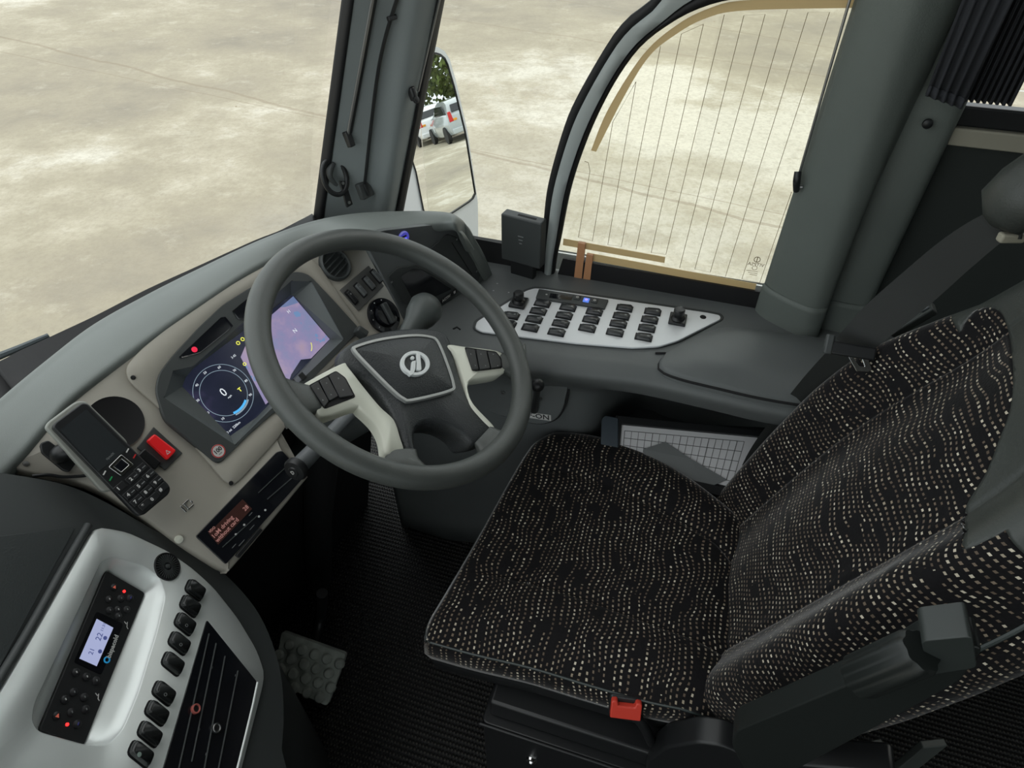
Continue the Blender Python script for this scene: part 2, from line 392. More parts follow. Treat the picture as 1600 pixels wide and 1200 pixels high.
# ================================================================ world, ground and bus shell
w = bpy.data.worlds.new('world'); sc.world = w; w.use_nodes = True
nt = w.node_tree; bg = nt.nodes['Background']
tc = nt.nodes.new('ShaderNodeTexCoord'); s = nt.nodes.new('ShaderNodeSeparateXYZ'); nt.links.new(tc.outputs['Generated'], s.inputs[0])
nz = nt.nodes.new('ShaderNodeTexNoise'); nz.inputs['Scale'].default_value = 3; nz.inputs['Detail'].default_value = 5; nt.links.new(tc.outputs['Generated'], nz.inputs['Vector'])
k = N(nt); f = k.m('ADD', s.outputs[2], k.m('MULTIPLY', nz.outputs[0], .4))
nt.links.new(k.ramp(f, [(.1, (.72, .80, .84)), (.5, (.86, .93, .95)), (1, (1, 1.03, 1.03))]), bg.inputs[0]); bg.inputs[1].default_value = 1.25
sun = bpy.data.lights.new('sun', 'SUN'); sun.energy = .5; sun.angle = R(25); sun.color = (1, .96, .9)
so = bpy.data.objects.new('sun', sun); C.objects.link(so); so.rotation_euler = (R(28), R(32), 0)

GZ = -.9
def flat(name, x0, x1, y0, y1, z, m): return mesh(name, [(x0, y0, z), (x1, y0, z), (x1, y1, z), (x0, y1, z)], [(0, 1, 2, 3)], m, smooth=False)
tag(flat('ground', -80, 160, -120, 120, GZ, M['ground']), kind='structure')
def sbox(name, x0, x1, y0, y1, z0, z1, m, **kk):
    o = box(name, WORLD, ((x0+x1)/2, (y0+y1)/2, (z0+z1)/2), (x1-x0, y1-y0, z1-z0), m, bevel=.003, **kk); return tag(o, kind='structure')
sbox('floor', -1.2, 1.3, -2.7, .86, -.08, 0, M['mat'])
sbox('ceiling', -1.25, 1.3, -2.7, .35, 2.12, 2.2, M['wall'])
sbox('wall_right', 1.2, 1.28, -2.7, .72, -.75, .70, M['wall'])
sbox('wall_back', -1.2, 1.28, -2.75, -2.7, 0, 2.12, M['wall'])
sbox('wall_left', -1.28, -1.2, -2.7, .1, -.75, .75, M['wall']); sbox('wall_left_header', -1.28, -1.2, -2.7, .9, 1.95, 2.12, M['wall'])
for yy in (-2.65, -1.2, .05): sbox('added_window_post', -1.28, -1.2, yy-.05, yy+.05, .75, 1.95, M['wall'])
g5 = box('added_unseen_window', WORLD, (-1.24, -1.3, 1.35), (.006, 2.7, 1.2), M['glass'], bevel=0); tag(g5, kind='structure')  # left glazing added out of view to let more light into the cab
sbox('wall_front', -1.2, .86, .90, .95, -.75, .66, M['wall'])
BZ = AX(1540, 203, 1.19).z
# right wall behind the pillar: lower panel, beige rail, black rail, upper window strip
sbox('wall_right_panel', 1.185, 1.2, -2.7, -.30, .70, AX(1540, 229, 1.19).z, M['wall'])
r = sbox('trim_1', 1.172, 1.2, -2.7, -.32, AX(1540, 231, 1.18).z, AX(1540, 202, 1.18).z, M['beige'])
sbox('trim_2', 1.178, 1.2, -2.7, -.32, AX(1540, 202, 1.18).z+.001, AX(1540, 168, 1.18).z, M['black'])
g3 = box('window_4', WORLD, (1.195, -1.55, 1.58), (.006, 2.3, .86), M['glass'], bevel=0); tag(g3, kind='structure')

# ---------------------------------------------------------------- windscreen (curved glass) and its black lower band
OUT = [(-150, 745), (0, 625), (75, 563), (149, 507), (230, 462), (308, 423), (400, 380), (470, 352), (520, 343), (570, 338)]
WSB = [(-160, 690), (0, 572), (75, 533), (149, 497), (230, 455), (308, 419), (400, 377), (450, 357), (480, 347), (489, 340)]
zb = .86
low = [AZ(a, b, zb) for a, b in WSB]
A0, A1 = V((1.03, .75, .83)), V((1.03, .75-.38*.94, 1.77))
bl = [(488, 350, 1.03), (503, 352, 1.035), (535, 352, 1.06), (575, 348, 1.085), (600, 345, 1.10), (616, 342, 1.14), (630, 338, 1.165)]
tl = [(534, -4, 1.03), (552, -4, 1.03), (582, -4, 1.05), (618, -4, 1.075), (655, -4, 1.095), (684, -4, 1.14), (697, -4, 1.165)]
Bp = [AX(a, b, x) for a, b, x in bl]; Tp = [AX(a, b, x) for a, b, x in tl]
def ext(a, b, z): t = (z-a.z)/(b.z-a.z); return a+(b-a)*t
low = [p for p in low[:-2]]+[ext(Bp[0], Tp[0], .84)+V((0, .006, 0))]
E1_, E2_ = ext(Bp[0], Tp[0], 1.25)+V((0, .006, 0)), ext(Bp[0], Tp[0], 2.1)+V((0, .006, 0)); s1_, s2_ = E1_-low[-1], E2_-low[-1]
mid = [V((p.x, p.y+.10*(1-i/9)+s1_.y*(i/8), 1.25)) for i, p in enumerate(low)]
top = [V((p.x, p.y-.10*(1-i/9)+s2_.y*(i/8), 2.1)) for i, p in enumerate(low)]
left = [V((-1.18, p[0].y-.12, p[0].z)) for p in (low, mid, top)]
lf2 = [V((-.35, p[0].y+.03, p[0].z)) for p in (low, mid, top)]
ws = surf('window_1', [[left[i], lf2[i]]+p for i, p in enumerate((low, mid, top))], M['glass'], nu=6, nv=6, solid=.0, ang=0); tag(ws, kind='structure')
b2 = [AZ(a, b, .865)+V((0, -.012, -.03)) for a, b in OUT]; b2 = b2[:-2]+[V((.98, .72, .82)), V((1.03, .72, .81))]
o = surf('trim_3', [[V((-1.18, .72, zb))]+[p+V((0, .004, -.004)) for p in low], [V((-1.18, .64, zb-.03))]+[p+V((0, -.05, -.03)) for p in b2]], M['rubber'], nu=5, nv=1, solid=.01, ang=0); tag(o, kind='structure')

# ---------------------------------------------------------------- front corner pillar
pil = thing('corner_pillar', 'slanting grey moulded pillar between windscreen and side glass', 'pillar', (1.1, .66, .80)); pil['kind'] = 'structure'; del pil['category']
pil.name = 'trim_4'
rows = [[ext(a, b, z) for a, b in zip(Bp, Tp)] for z in (.60, .80, 1.0, 1.25, 1.7, 2.12)]
surf('pillar_cover', [r[1:6] for r in rows], M['pillar'], pil, nu=6, nv=2, solid=.004, ang=60)
surf('windscreen_seal', [[r[0]+V((0, 0, 0)), r[0].lerp(r[1], .5)+V((-.004, -.006, 0)), r[1]+V((0, -.002, 0))] for r in rows], M['rubber'], pil, nu=3, nv=2, solid=.006, ang=60)
surf('side_glass_seal', [[r[5]+V((-.002, -.003, 0)), r[6]+V((-.004, 0, 0))] for r in rows], M['rubber'], pil, nu=3, nv=2, solid=.006, ang=60)
def onp(px, py, off=.006):   # point on the pillar cover, pushed towards the cab
    u = None; best = None
    for i in range(6):
        for j in range(41):
            t = j/40; a = rows[1][i].lerp(rows[1][i+1], t); b = rows[3][i].lerp(rows[3][i+1], t)
            for kq in range(-8, 60):
                q = a.lerp(b, kq/40); d = q-CAM; zc = d.dot(Fd); X = 800+FPX*d.dot(Rt)/zc; Y = 600-FPX*d.dot(Up)/zc
                e = (X-px)**2+(Y-py)**2
                if best is None or e < best[0]: best = (e, q)
    q = best[1]; return q+(CAM-q).normalized()*off
def line3(p, q, off=.006, n=6): return [onp(p[0]+(q[0]-p[0])*i/n, p[1]+(q[1]-p[1])*i/n, off) for i in range(n+1)]
# blind guide rods, cable and clips
L1 = line3((583, -6), (544, 212), n=1); tube('guide_rod', L1, .0028, M['steel'], pil, seg=8)
tube('guide_channel', [p+V((.006, -.001, .0)) for p in L1], .004, M['black'], pil, seg=8)
q = onp(545, 220, .008); box('rod_bracket', Fr(q, (1, -.3, 0), (0, .35, 1)), (0, 0, 0), (.012, .028, .012), M['black'], pil)
L2 = cr([onp(622, -6, .005), onp(592, 110, .005), onp(570, 288, .005)], 8)
tube('cable', L2, .0032, M['black'], pil, seg=8)
q = onp(570, 298, .006); fq = Fr(q, (1, -.35, 0), (0, .35, 1)); box('cable_box', fq, (0, 0, 0), (.030, .032, .014), M['dark'], pil, bevel=.003); box('cable_box_slot', fq, (0, 0, .008), (.008, .024, .004), M['black'], pil)
L3 = line3((690, -6), (652, 140), .012, n=1); tube('guide_rod', L3, .002, M['steel'], pil, seg=8)
q = onp(645, 147, .014); fq = Fr(q, (1, -.35, 0), (0, .35, 1)); box('rod_clip', fq, (0, 0, 0), (.012, .024, .014), M['black'], pil, bevel=.004); lathe('clip_screw', fq.at(-.004, -.01, .006), [(0, 0), (.006, 0), (.006, .005), (0, .006)], M['black'], pil, seg=16)
box('small_clip', Fr(onp(613, 32, .006), (1, -.35, 0), (0, .35, 1)), (0, 0, 0), (.018, .008, .008), M['black'], pil)
# ring shaped holder on the pillar
q = onp(522, 277, .012); hr = thing('ring_holder', 'black ring-shaped cable holder screwed to the front pillar', 'holder', q)
fq = Fr(q, (1, -.55, 0), (-.05, .35, 1)); rp = [fq.w(x, y, .004) for x, y in circ(0, .003, .024, 28, .033)]
tube('ring', rp, .0048, M['black'], hr, closed=True, seg=10)
tube('inner_hook', [fq.w(x, y, .006) for x, y in ((.006, .028), (-.006, .018), (-.01, .006), (-.006, -.006), (-.002, -.012))], [.004, .0065, .005, .004, .003], M['dark'], hr, smooth_n=4, seg=10)
prism('mounting_tab', fq, [(.004, -.058), (.018, -.056), (.018, -.010), (.006, -.006)], 0, .006, M['black'], hr, bevel=.001)
for yy in (-.012, -.050): lathe('screw', fq.at(.011, yy, .006), [(0, 0), (.003, 0), (.003, .001), (0, .0015)], M['steel'], hr, seg=14)

# ---------------------------------------------------------------- side windows
SX = 1.18; SF = Fr((SX, 0, 0), (0, -1, 0), (0, 0, 1))      # x = towards the rear, y = up, z = into the cab
def sp(pts): return [SF.p(a, b) for a, b in pts]
g = box('window_3', WORLD, (1.205, .20, 1.42), (.005, .74, 1.36), M['glass'], bevel=0); tag(g, kind='structure')
outer = sp([(849, 440), (851, 390), (855, 345), (863, 288), (886, 207), (909, 153), (955, 73), (986, 35), (1024, 4)])
inner = sp([(864, 440), (868, 405), (874, 376), (893, 284), (932, 180), (989, 84), (1051, 31), (1104, 4), (1147, -6)])
ztop = inner[-1][1]
outer = [q for q in outer if q[1] < ztop+.03]; outer = outer+[(outer[-1][0]+.035, ztop+.045), (outer[-1][0]+.09, ztop+.060), (.35, ztop+.066)]
inner = inner+[(inner[-1][0]+.05, ztop+.012), (inner[-1][0]+.1, ztop+.014), (.35, ztop+.02)]
cs = lambda P: [(p.x, p.y) for p in resamp(cr([V((a, b, 0)) for a, b in P], 6), 60, False)]
oc, ic = cs(outer), cs(inner)
win = thing('window_2', None, None, (SX, .1, .74)); win['kind'] = 'structure'
def band(name, t0, t1, z0, z1, m, par):
    a = [(p[0]+(q[0]-p[0])*t0, p[1]+(q[1]-p[1])*t0) for p, q in zip(oc, ic)]; b = [(p[0]+(q[0]-p[0])*t1, p[1]+(q[1]-p[1])*t1) for p, q in zip(oc, ic)]
    ls = []
    for p, q in zip(a, b): mx, my = (p[0]+q[0])/2, (p[1]+q[1])/2; ls.append([SF.w(p[0], p[1], z0), SF.w(p[0], p[1], z1), SF.w(mx, my, z1+.004), SF.w(q[0], q[1], z1), SF.w(q[0], q[1], z0)])
    return loops(name, ls, m, par, ang=70)
band('outer_gasket', -.22, .22, -.012, .002, M['rubber'], win)
band('arch_frame', .18, .80, -.012, .010, M['seal'], win)
band('inner_gasket', .78, 1.05, -.012, .004, M['rubber'], win)
gp = [(p[0], p[1]) for p in ic]+[(.35, .70), (ic[0][0], .70)]
prism('glass_pane', SF, gp, -.008, -.004, M['dglass'], win)
prism('front_sill_gasket', SF, sp([(732, 370), (857, 393), (857, 450), (760, 430)]), -.008, .003, M['rubber'], win)
prism('sill_gasket', SF, sp([(866, 445), (880, 403), (1192, 456), (1196, 492)]), -.004, .003, M['rubber'], win)
gl = thing('heater_strips', None, None, (SX, .1, .78)); bpy.data.objects.remove(gl)
def strip(pa, pb, z0, z1, name, m):
    a, b = cs(sp(pa)), cs(sp(pb)); ls = [[SF.w(*p, z0), SF.w(*p, z1), SF.w(*q, z1), SF.w(*q, z0)] for p, q in zip(a, b)]
    return loops(name, ls, m, win)
strip([(923, 236), (949, 173), (1003, 88), (1057, 40), (1110, 13), (1168, 1), (1345, -3)], [(931, 238), (974, 153), (1013, 90), (1055, 55), (1101, 30), (1162, 17), (1340, 13)], -.004, -.0025, 'heater_busbar', M['gold'])
for nm, P, mm in (('heater_busbar', [(880, 374), (1039, 403), (1038, 412), (879, 384)], 'gold'), ('heater_busbar', [(917, 396), (1182, 445), (1179, 455), (915, 407)], 'gold'), ('heater_lead', [(904, 378), (915, 380), (909, 440), (897, 438)], 'copper'), ('heater_lead', [(917, 396), (927, 398), (922, 442), (911, 440)], 'copper')):
    prism(nm, SF, sp(P), -.004, (.0045 if mm == 'copper' else -.0025), M[mm], win)
zz = lambda x, y: (840+x/2.608, y/2.608)
wires = [[(190, 660), (205, 665), (212, 700), (165, 970), (222, 985), (305, 500), (400, 335), (285, 1000), (340, 1008), (500, 190)], [(400, 1020), (585, 140), (675, 100), (462, 1032), (522, 1040), (760, 62)],
         [(578, 1095), (840, 65), (927, 60), (640, 1100), (703, 1112), (1018, 42)], [(765, 1130), (1102, 52), (1190, 52), (832, 1140), (905, 1155), (1035, 785)]]
for wl in wires:
    pts = [SF.w(*SF.p(*zz(*q)), -.003) for q in wl]
    tube('heater_wire', pts, .0005, M['wire'], win, seg=5)
ef = SF.at(*SF.p(1183, 407), -.0035)
mir = Fr(ef.o, -ef.x, ef.y)
def flip(fr): return Fr(fr.o, -fr.x, fr.y)
ring('etched_mark', ef, circ(0, 0, .0062, 28), circ(0, 0, .005, 28), 0, .0004, M['wire'], win)
box('etched_mark', ef, (0, 0, 0), (.0015, .011, .0004), M['wire'], win)
text('etched_text', flip(SF.at(*SF.p(1181, 415), -.0034)), 'VITPSA', .010, M['wire'], win)
ring('etched_mark', SF.at(*SF.p(1179, 420), -.0035), circ(0, 0, .005, 28), circ(0, 0, .0042, 28), 0, .0004, M['wire'], win)
for i in range(3): box('etched_line', SF.at(*SF.p(1175+i, 425+i*3), -.0035), (0, 0, 0), (.022-.004*i, .0009, .0003), M['wire'], win)
# rod with clip beside the rear pillar
rod = thing('blind_rod', 'thin steel blind rod with black clip beside the rear pillar', 'rod', AX(1245, 283, 1.165))
tube('rod', [AX(1330, -8, 1.165), AX(1248, 275, 1.165)], .0022, M['steel'], rod, seg=8)
tube('clip', [AX(1247, 268, 1.16), AX(1245, 283, 1.155), AX(1244, 298, 1.16)], [.006, .0065, .005], M['black'], rod, smooth_n=4)
tube('screw', [AX(1243, 292, 1.16), AX(1254, 292, 1.16)], .0035, M['steel'], rod, seg=10)

# ---------------------------------------------------------------- pillar behind the driver's window
bp = thing('trim_5', None, None, (1.15, -.27, .70)); bp['kind'] = 'structure'
st = [((1338, -10), (1192, 450), 1.178), ((1350, -10), (1208, 450), 1.158), ((1380, -10), (1240, 450), 1.135), ((1430, -10), (1280, 450), 1.118), ((1475, -10), (1305, 450), 1.128), ((1508, -10), (1318, 400), 1.150), ((1513, -10), (1326, 400), 1.156), ((1585, -10), (1391, 400), 1.156), ((1590, -8), (1395, 400), 1.19)]
LN = [(AX(*b, x), AX(*a, x)) for a, b, x in st]
rows = [[ext(a, b, z) for a, b in LN] for z in (.62, .70, .9, 1.25, 1.7, 2.12)]
surf('pillar_cover', rows, M['bpillar'], bp, nu=6, nv=2, solid=.003, ang=60)
cl = [[ext(a, b, z)+V((-.0035+(i == 8)*.01, (.003 if i < 2 else 0), 0)) for i, (a, b) in enumerate(LN)] for z in (.69, .72, .765)]
for i, p in enumerate(cl[0]): p.x -= .008
surf('pillar_base', cl, M['bpillar'], bp, nu=6, nv=3, solid=.006, ang=60)
q = AX(1449, 193, 1.148); lathe('pillar_screw', Fr(q, (0, 1, 0), (0, 0, 1)).at(0, 0, 0) if False else Fr(q, (0, -1, 0), (0, 0, 1)), [(0, 0), (.0075, 0), (.007, .004), (.003, .006), (0, .006)], M['black'], bp, seg=18)

# curtain behind the pillar
cu = thing('window_curtain', 'dark grey pleated window curtain tied behind the rear pillar', 'curtain', (1.12, -.5, 1.15))
P = [AX(a, b, 1.12) for a, b in ((1450, 148), (1500, 166), (1585, -10), (1512, -10))]
n = 14
lo = [P[0].lerp(P[1], i/n)+V((.004*math.sin(i*1.7), 0, 0)) for i in range(n+1)]; hi = [P[3].lerp(P[2], i/n)+V((.004*math.sin(i*1.7), 0, 0)) for i in range(n+1)]
surf('curtain_flap', [lo, [ext(a, b, 2.05) for a, b in zip(lo, hi)]], M['curtain'], cu, nu=2, nv=4, solid=.004, ang=0)
surf('hem', [[p+V((-.003, 0, -.002)) for p in lo], [p+V((-.003, 0, .012)) for p in lo]], M['curtain'], cu, nu=2, nv=1, solid=.004, ang=0)
y0 = AX(1498, 160, 1.15).y; y1 = AX(1592, 140, 1.15).y; m_ = 44
lo = [V((1.155+.012*math.sin(i*1.15), y0+(y1-y0)*i/m_, AX(1540, 165, 1.15).z+.004)) for i in range(m_+1)]
surf('curtain_folds', [lo, [V((p.x, p.y, 2.05)) for p in lo]], M['curtain'], cu, nu=3, nv=3, solid=.003, ang=0)

# ---------------------------------------------------------------- outside mirror with what it reflects
Pm = AX(690, 215, 1.52); din = (Pm-CAM).normalized()
el = R(-3.2); az = R(-78); dout = V((math.cos(el)*math.cos(az), math.cos(el)*math.sin(az), math.sin(el)))
nm = (dout-din).normalized(); mx_ = V((0, 0, 1)).cross(nm).normalized(); MF = Fr(Pm, mx_, nm.cross(mx_))
mr_ = thing('wing_mirror', 'white-cased outside mirror seen through the front side glass', 'mirror', Pm)
gpx = [(672, 86), (684, 84), (697, 95), (710, 139), (727, 209), (742, 302), (737, 311), (702, 334), (680, 345), (663, 334), (650, 268), (642, 244), (655, 150)]
gl2 = MF.pp(gpx); glass_o = prism('mirror_glass', MF, [(p.x, p.y) for p in resamp(gl2, 60)], -.006, 0, M['mirror'], mr_)
hpx = [(672, 72), (690, 74), (702, 88), (713, 127), (731, 205), (744, 296), (747, 315), (748, 400), (700, 420), (610, 420), (605, 350), (620, 240), (645, 110)]
hp = [(p.x, p.y) for p in resamp(MF.pp(hpx), 60)]
sh = lambda s, z: [MF.w(a, b, z) for a, b in scl(hp, s)]
loops('mirror_case', [sh(1, -.001), sh(1.0, -.02), sh(.96, -.06), sh(.8, -.10)], M['white'], mr_, ang=50)
ring('mirror_rim', MF, [(p.x, p.y) for p in resamp(scl(gl2, 1.02), 60)], [(p.x, p.y) for p in resamp(gl2, 60)], -.001, .003, M['black'], mr_, n=60)
arm0 = MF.w(*MF.p(700, 400), -.05); tube('mirror_arm', [arm0, arm0+V((-.08, .05, -.25)), V((1.30, .62, .25))], [.05, .045, .04], M['white'], mr_, smooth_n=5)
def refl(px, py, zg):
    d = ray(px, py); q = hit(px, py, MF.o, MF.z); d = d-MF.z*2*d.dot(MF.z); return q+d*((zg-q.z)/d.z) if abs(d.z) > 1e-5 else q+d*30
def reflD(px, py, dist):
    d = ray(px, py); q = hit(px, py, MF.o, MF.z); d = (d-MF.z*2*d.dot(MF.z)).normalized(); return q+d*dist
def car(label, loc, yaw, body, grp=None):
    t = thing('car', label, 'car', loc, 'cars parked behind the bus')
    f = Fr(loc, (math.cos(yaw), math.sin(yaw), 0), (-math.sin(yaw), math.cos(yaw), 0))   # x forward
    st = [(-1.95, .45, .95, .70), (-1.9, .30, 1.0, .80), (-1.2, .25, 1.02, .86), (0, .22, 1.0, .87), (1.1, .25, .95, .86), (1.8, .3, .82, .78), (2.0, .4, .68, .6)]
    ls = []
    for x, z0, z1, hw in st: ls.append([f.w(x, yy*hw, z0+(z1-z0)*zz_) for yy, zz_ in ((-.92, 0), (-1, .25), (-1, .7), (-.9, 1), (0, 1.02), (.9, 1), (1, .7), (1, .25), (.92, 0))])
    loops('body', ls, body, t, bevel=.03, ang=60)
    ls = []
    for x, z1, hw in ((-1.85, 1.0, .74), (-1.55, 1.35, .66), (-1.2, 1.45, .62), (-.1, 1.48, .62), (.35, 1.4, .62), (1.1, .98, .72)):
        ls.append([f.w(x, -hw-.04, .93), f.w(x, -hw, (.93+z1)/2), f.w(x, -hw+.06, z1), f.w(x, 0, z1+.03), f.w(x, hw-.06, z1), f.w(x, hw, (.93+z1)/2), f.w(x, hw+.04, .93)])
    loops('roof', ls, body, t, ang=60)
    prism('rear_window', Fr(f.w(-1.74, 0, 1.18), -f.y, f.z*.35+f.x*.3), [(-.55, -.17), (.55, -.17), (.48, .17), (-.48, .17)], -.02, .02, M['carglass'], t, bevel=.02)
    for s_ in (-1, 1):
        prism('side_window', Fr(f.w(-.35, s_*.685, 1.18), f.x*s_*-1 if s_ > 0 else f.x, f.z), [(-.95, -.16), (.9, -.16), (.4, .17), (-.7, .17)] if s_ < 0 else [(.95, -.16), (-.9, -.16), (-.4, .17), (.7, .17)], -.02, .02, M['carglass'], t, bevel=.01)
        prism('tail_light', Fr(f.w(-1.92, s_*.66, .88), -f.y, f.z), [(-.09, -.14), (.09, -.14), (.07, .22), (-.05, .22)], -.03, .035, M['redlens'], t, bevel=.02)
        box('indicator', Fr(f.w(-1.96, s_*.52, .80), -f.y, f.z), (0, 0, 0), (.14, .08, .05), M['amber'], t, bevel=.01)
        for x in (-1.25, 1.3):
            lathe('wheel', Fr(f.w(x, s_*.80, .31), f.x, f.z*s_), [(0, -.1), (.31, -.1), (.31, .02), (.27, .06), (.2, .05), (0, .03)], M['tyre'], t, seg=24)
    box('number_plate', Fr(f.w(-1.97, 0, .62), -f.y, f.z), (0, 0, 0), (.5, .11, .02), M['amber'], t)
    box('bumper', Fr(f.w(-1.97, 0, .40), -f.y, f.z), (0, 0, 0), (1.5, .2, .12), body, t, bevel=.04)
    return t
import os
c0 = refl(722, 214, GZ); d0 = c0-Pm; d0.z = 0; d0.normalize(); lat = V((-d0.y, d0.x, 0))
if (refl(700, 214, GZ)-c0).dot(lat) < 0: lat = -lat
for k_, (lab, bd) in enumerate((('pale silver hatchback nearest the outer edge of the wing mirror reflection', 'carsilver'), ('white hatchback with red tail lamps, second along the mirrored row', 'carwhite'), ('white hatchback, third along the mirrored row of cars', 'carwhite'), ('white hatchback farthest along the mirrored row', 'carwhite'))):
    car(lab, c0+d0*(4.0*k_)+lat*(1.35*k_), math.atan2(d0.y, d0.x)+R(-14), M[bd])
p = refl(668, 205, GZ); d = p-Pm; d.z = 0; p = c0+d0*19+lat*2.5; car('red hatchback standing behind the white cars in the mirror', p, math.atan2(d.y, d.x)+R(30), M['carred'])
def tree(label, loc, h, m, seed):
    rnd = random.Random(seed); t = thing('tree', label, 'tree', loc, 'trees behind the parked cars')
    tube('trunk', [loc, loc+V((.1, 0, h*.35)), loc+V((0, .1, h*.6))], [.25, .18, .1], M['trunk'], t, seg=8)
    vs = []; fs = []
    for i in range(4200):
        a = rnd.uniform(0, 6.28); zc = rnd.uniform(-1, 1); rr = rnd.uniform(.55, 1)**.5*(1+.25*math.sin(3*a+seed)); s_ = rnd.uniform(.14, .30)
        c_ = loc+V((math.cos(a)*math.sqrt(1-zc*zc)*rr*h*.45, math.sin(a)*math.sqrt(1-zc*zc)*rr*h*.45, h*.44+zc*rr*h*.42))
        u_ = V((rnd.gauss(0, 1), rnd.gauss(0, 1), rnd.gauss(0, 1))).normalized(); v_ = u_.orthogonal().normalized()
        b_ = len(vs); vs += [c_+u_*s_, c_+v_*s_*.7, c_-u_*s_, c_-v_*s_*.7]; fs.append((b_, b_+1, b_+2, b_+3))
    mesh('foliage', vs, fs, m, t, smooth=False)
for i, (dd, ll, h, m, lab) in enumerate(((24, -7.5, 9, 'leaf2', 'yellowing tree at the outer edge of the mirror view'), (26, -.5, 10, 'leaf', 'green tree behind the mirrored cars'), (28, 7, 10, 'leaf2', 'yellowing tree behind the mirrored red car'), (30, 17, 9, 'leaf', 'green tree at the inner edge of the mirror view'))):
    p = c0+d0*dd+lat*ll; p.z = GZ; tree(lab, p, h, M[m], i+3)
# ================================================================ dashboard
th, T = R(11), R(40)
a_ = V((math.cos(th), -math.sin(th), 0)); b_ = V((-math.sin(th), -math.cos(th), 0)); d_ = V((0, 0, -math.cos(T)))+b_*math.sin(T)
FP = Fr((.6, .68, .82), a_, -d_)
dash = thing('dashboard', 'curved dashboard with grey padded top, warm grey fascia and dark instrument surround', 'dashboard', (.62, .7, .60))
FO = [(15, 722), (60, 668), (115, 612), (217, 535), (297, 479), (406, 409), (480, 381), (560, 372), (576, 398), (632, 500), (622, 514), (590, 526), (560, 560), (520, 600), (470, 640), (446, 668), (436, 684), (446, 708), (478, 742), (472, 757), (366, 884), (354, 891), (340, 886), (281, 850), (215, 802), (140, 760), (22, 733)]
fo = [(p.x, p.y) for p in cr([V((*q, 0)) for q in FP.pp(FO)], 4, True)]
CO = [(196, 574), (217, 549), (266, 507), (297, 485), (350, 450), (420, 412), (470, 396), (497, 411), (574, 524), (500, 590), (447, 666), (436, 684), (378, 748), (366, 758), (352, 753), (266, 652), (202, 596)]
co = rpoly(FP.pp(CO, .004), .012, 4)
BO = [(242, 612), (247, 585), (270, 555), (310, 512), (347, 477), (390, 450), (430, 430), (467, 424), (484, 430), (520, 468), (563, 515), (500, 580), (445, 640), (428, 645), (385, 683), (341, 727), (256, 657)]
bo = rpoly(FP.pp(BO, .006), .01, 4)
OP = [(257, 622), (270, 580), (302, 572), (455, 439), (487, 440), (537, 530), (402, 660), (367, 695)]
IN = [(285, 604), (290, 590), (303, 575), (455, 461), (461, 464), (516, 530), (401, 652), (360, 681)]
op = ccw(FP.pp(OP, .008)); inn = ccw(FP.pp(IN, -.022))
n = 96
ring('fascia_panel', FP, fo, scl(co, .97), -.035, .0, M['fascia'], dash, bevel=.003, n=420)
ring('cluster_panel', FP, co, scl(bo, .985), -.002, .004, M['fascia'], dash, bevel=.0015, n=420)
rb, ro = radial(bo, op, 420)
W3 = lambda P, z: [FP.w(p[0], p[1], z) for p in P]
loops('instrument_surround', [W3(rb, -.03), W3(rb, .006), W3(scl(rb, .99), .008), W3(ro, .008)], M['dark'], dash, caps=(False, False), ang=30)
loops('display_hood', [W3(op, .008), W3(op, .006), W3(inn, -.022)], mat('hood_grey', (.12, .135, .132), .5), dash, caps=(False, False), smooth=False)
# display and its graphics
def scrmat():
    m, nt, b = newmat('instrument_display'); kk = N(nt)
    g = nt.nodes.new('ShaderNodeTexCoord').outputs['Object']; n1 = kk.noise(g, 9, 4, .6)
    c = kk.ramp(n1, [(.3, (.006, .008, .016)), (.55, (.012, .014, .028)), (.75, (.05, .04, .09))]); b.inputs['Base Color'].default_value = (.008, .01, .016, 1)
    nt.links.new(c, b.inputs['Emission Color']); b.inputs['Emission Strength'].default_value = 1; b.inputs['Roughness'].default_value = .12; return m
def mapreflmat():  # lavender glow paints a sky reflection over the map display
    m, nt, b = newmat('map_sky_reflection'); kk = N(nt)
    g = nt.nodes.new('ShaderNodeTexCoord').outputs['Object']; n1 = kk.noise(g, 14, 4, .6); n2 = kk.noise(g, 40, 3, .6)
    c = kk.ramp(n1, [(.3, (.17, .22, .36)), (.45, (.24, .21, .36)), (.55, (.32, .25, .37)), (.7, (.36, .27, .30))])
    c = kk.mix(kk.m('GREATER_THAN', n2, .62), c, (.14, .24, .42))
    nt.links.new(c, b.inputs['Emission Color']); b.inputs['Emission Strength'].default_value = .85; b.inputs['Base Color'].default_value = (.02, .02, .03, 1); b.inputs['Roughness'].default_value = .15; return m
SCR = scrmat(); MAPREFL = mapreflmat()
dis = prism('display_screen', FP, scl(inn, 1.02), -.030, -.0225, SCR, dash)
HS = -.0222
def sq(P, h=HS): return ccw(FP.pp(P, h))
prism('map_reflection', FP, sq([(376, 558), (392, 520), (458, 463), (515, 530), (486, 560), (470, 562), (455, 585), (450, 600), (415, 632), (398, 600)]), HS, HS+.0003, MAPREFL, dis)
prism('map_bar', FP, sq([(445, 480), (458, 463), (466, 473), (438, 480)]), HS+.0003, HS+.0005, mat('map_bar', (.02, .03, .06), .3, emit=(.10, .14, .26), es=1), dis)
GW = mat('display_white', (.5, .5, .5), .5, emit=(.55, .6, .65), es=.8); GY = mat('display_yellow', (.4, .4, .05), .5, emit=(.6, .6, .08), es=1); GB = mat('display_blue', (.05, .2, .4), .5, emit=(.05, .3, .6), es=1)
GF = mat('display_faint', (.15, .2, .25), .5, emit=(.2, .27, .32), es=.8)
cx, cy = FP.p(350, 614, HS); rr = (V(FP.p(350, 614, HS))-V(FP.p(385, 588, HS))).length; r2 = rr*.79
D0 = FP.at(cx, cy, HS)
ring('dial_ring', D0, circ(0, 0, rr+.0004, 56), circ(0, 0, rr-.0004, 56), 0, .0002, GF, dis, n=56)
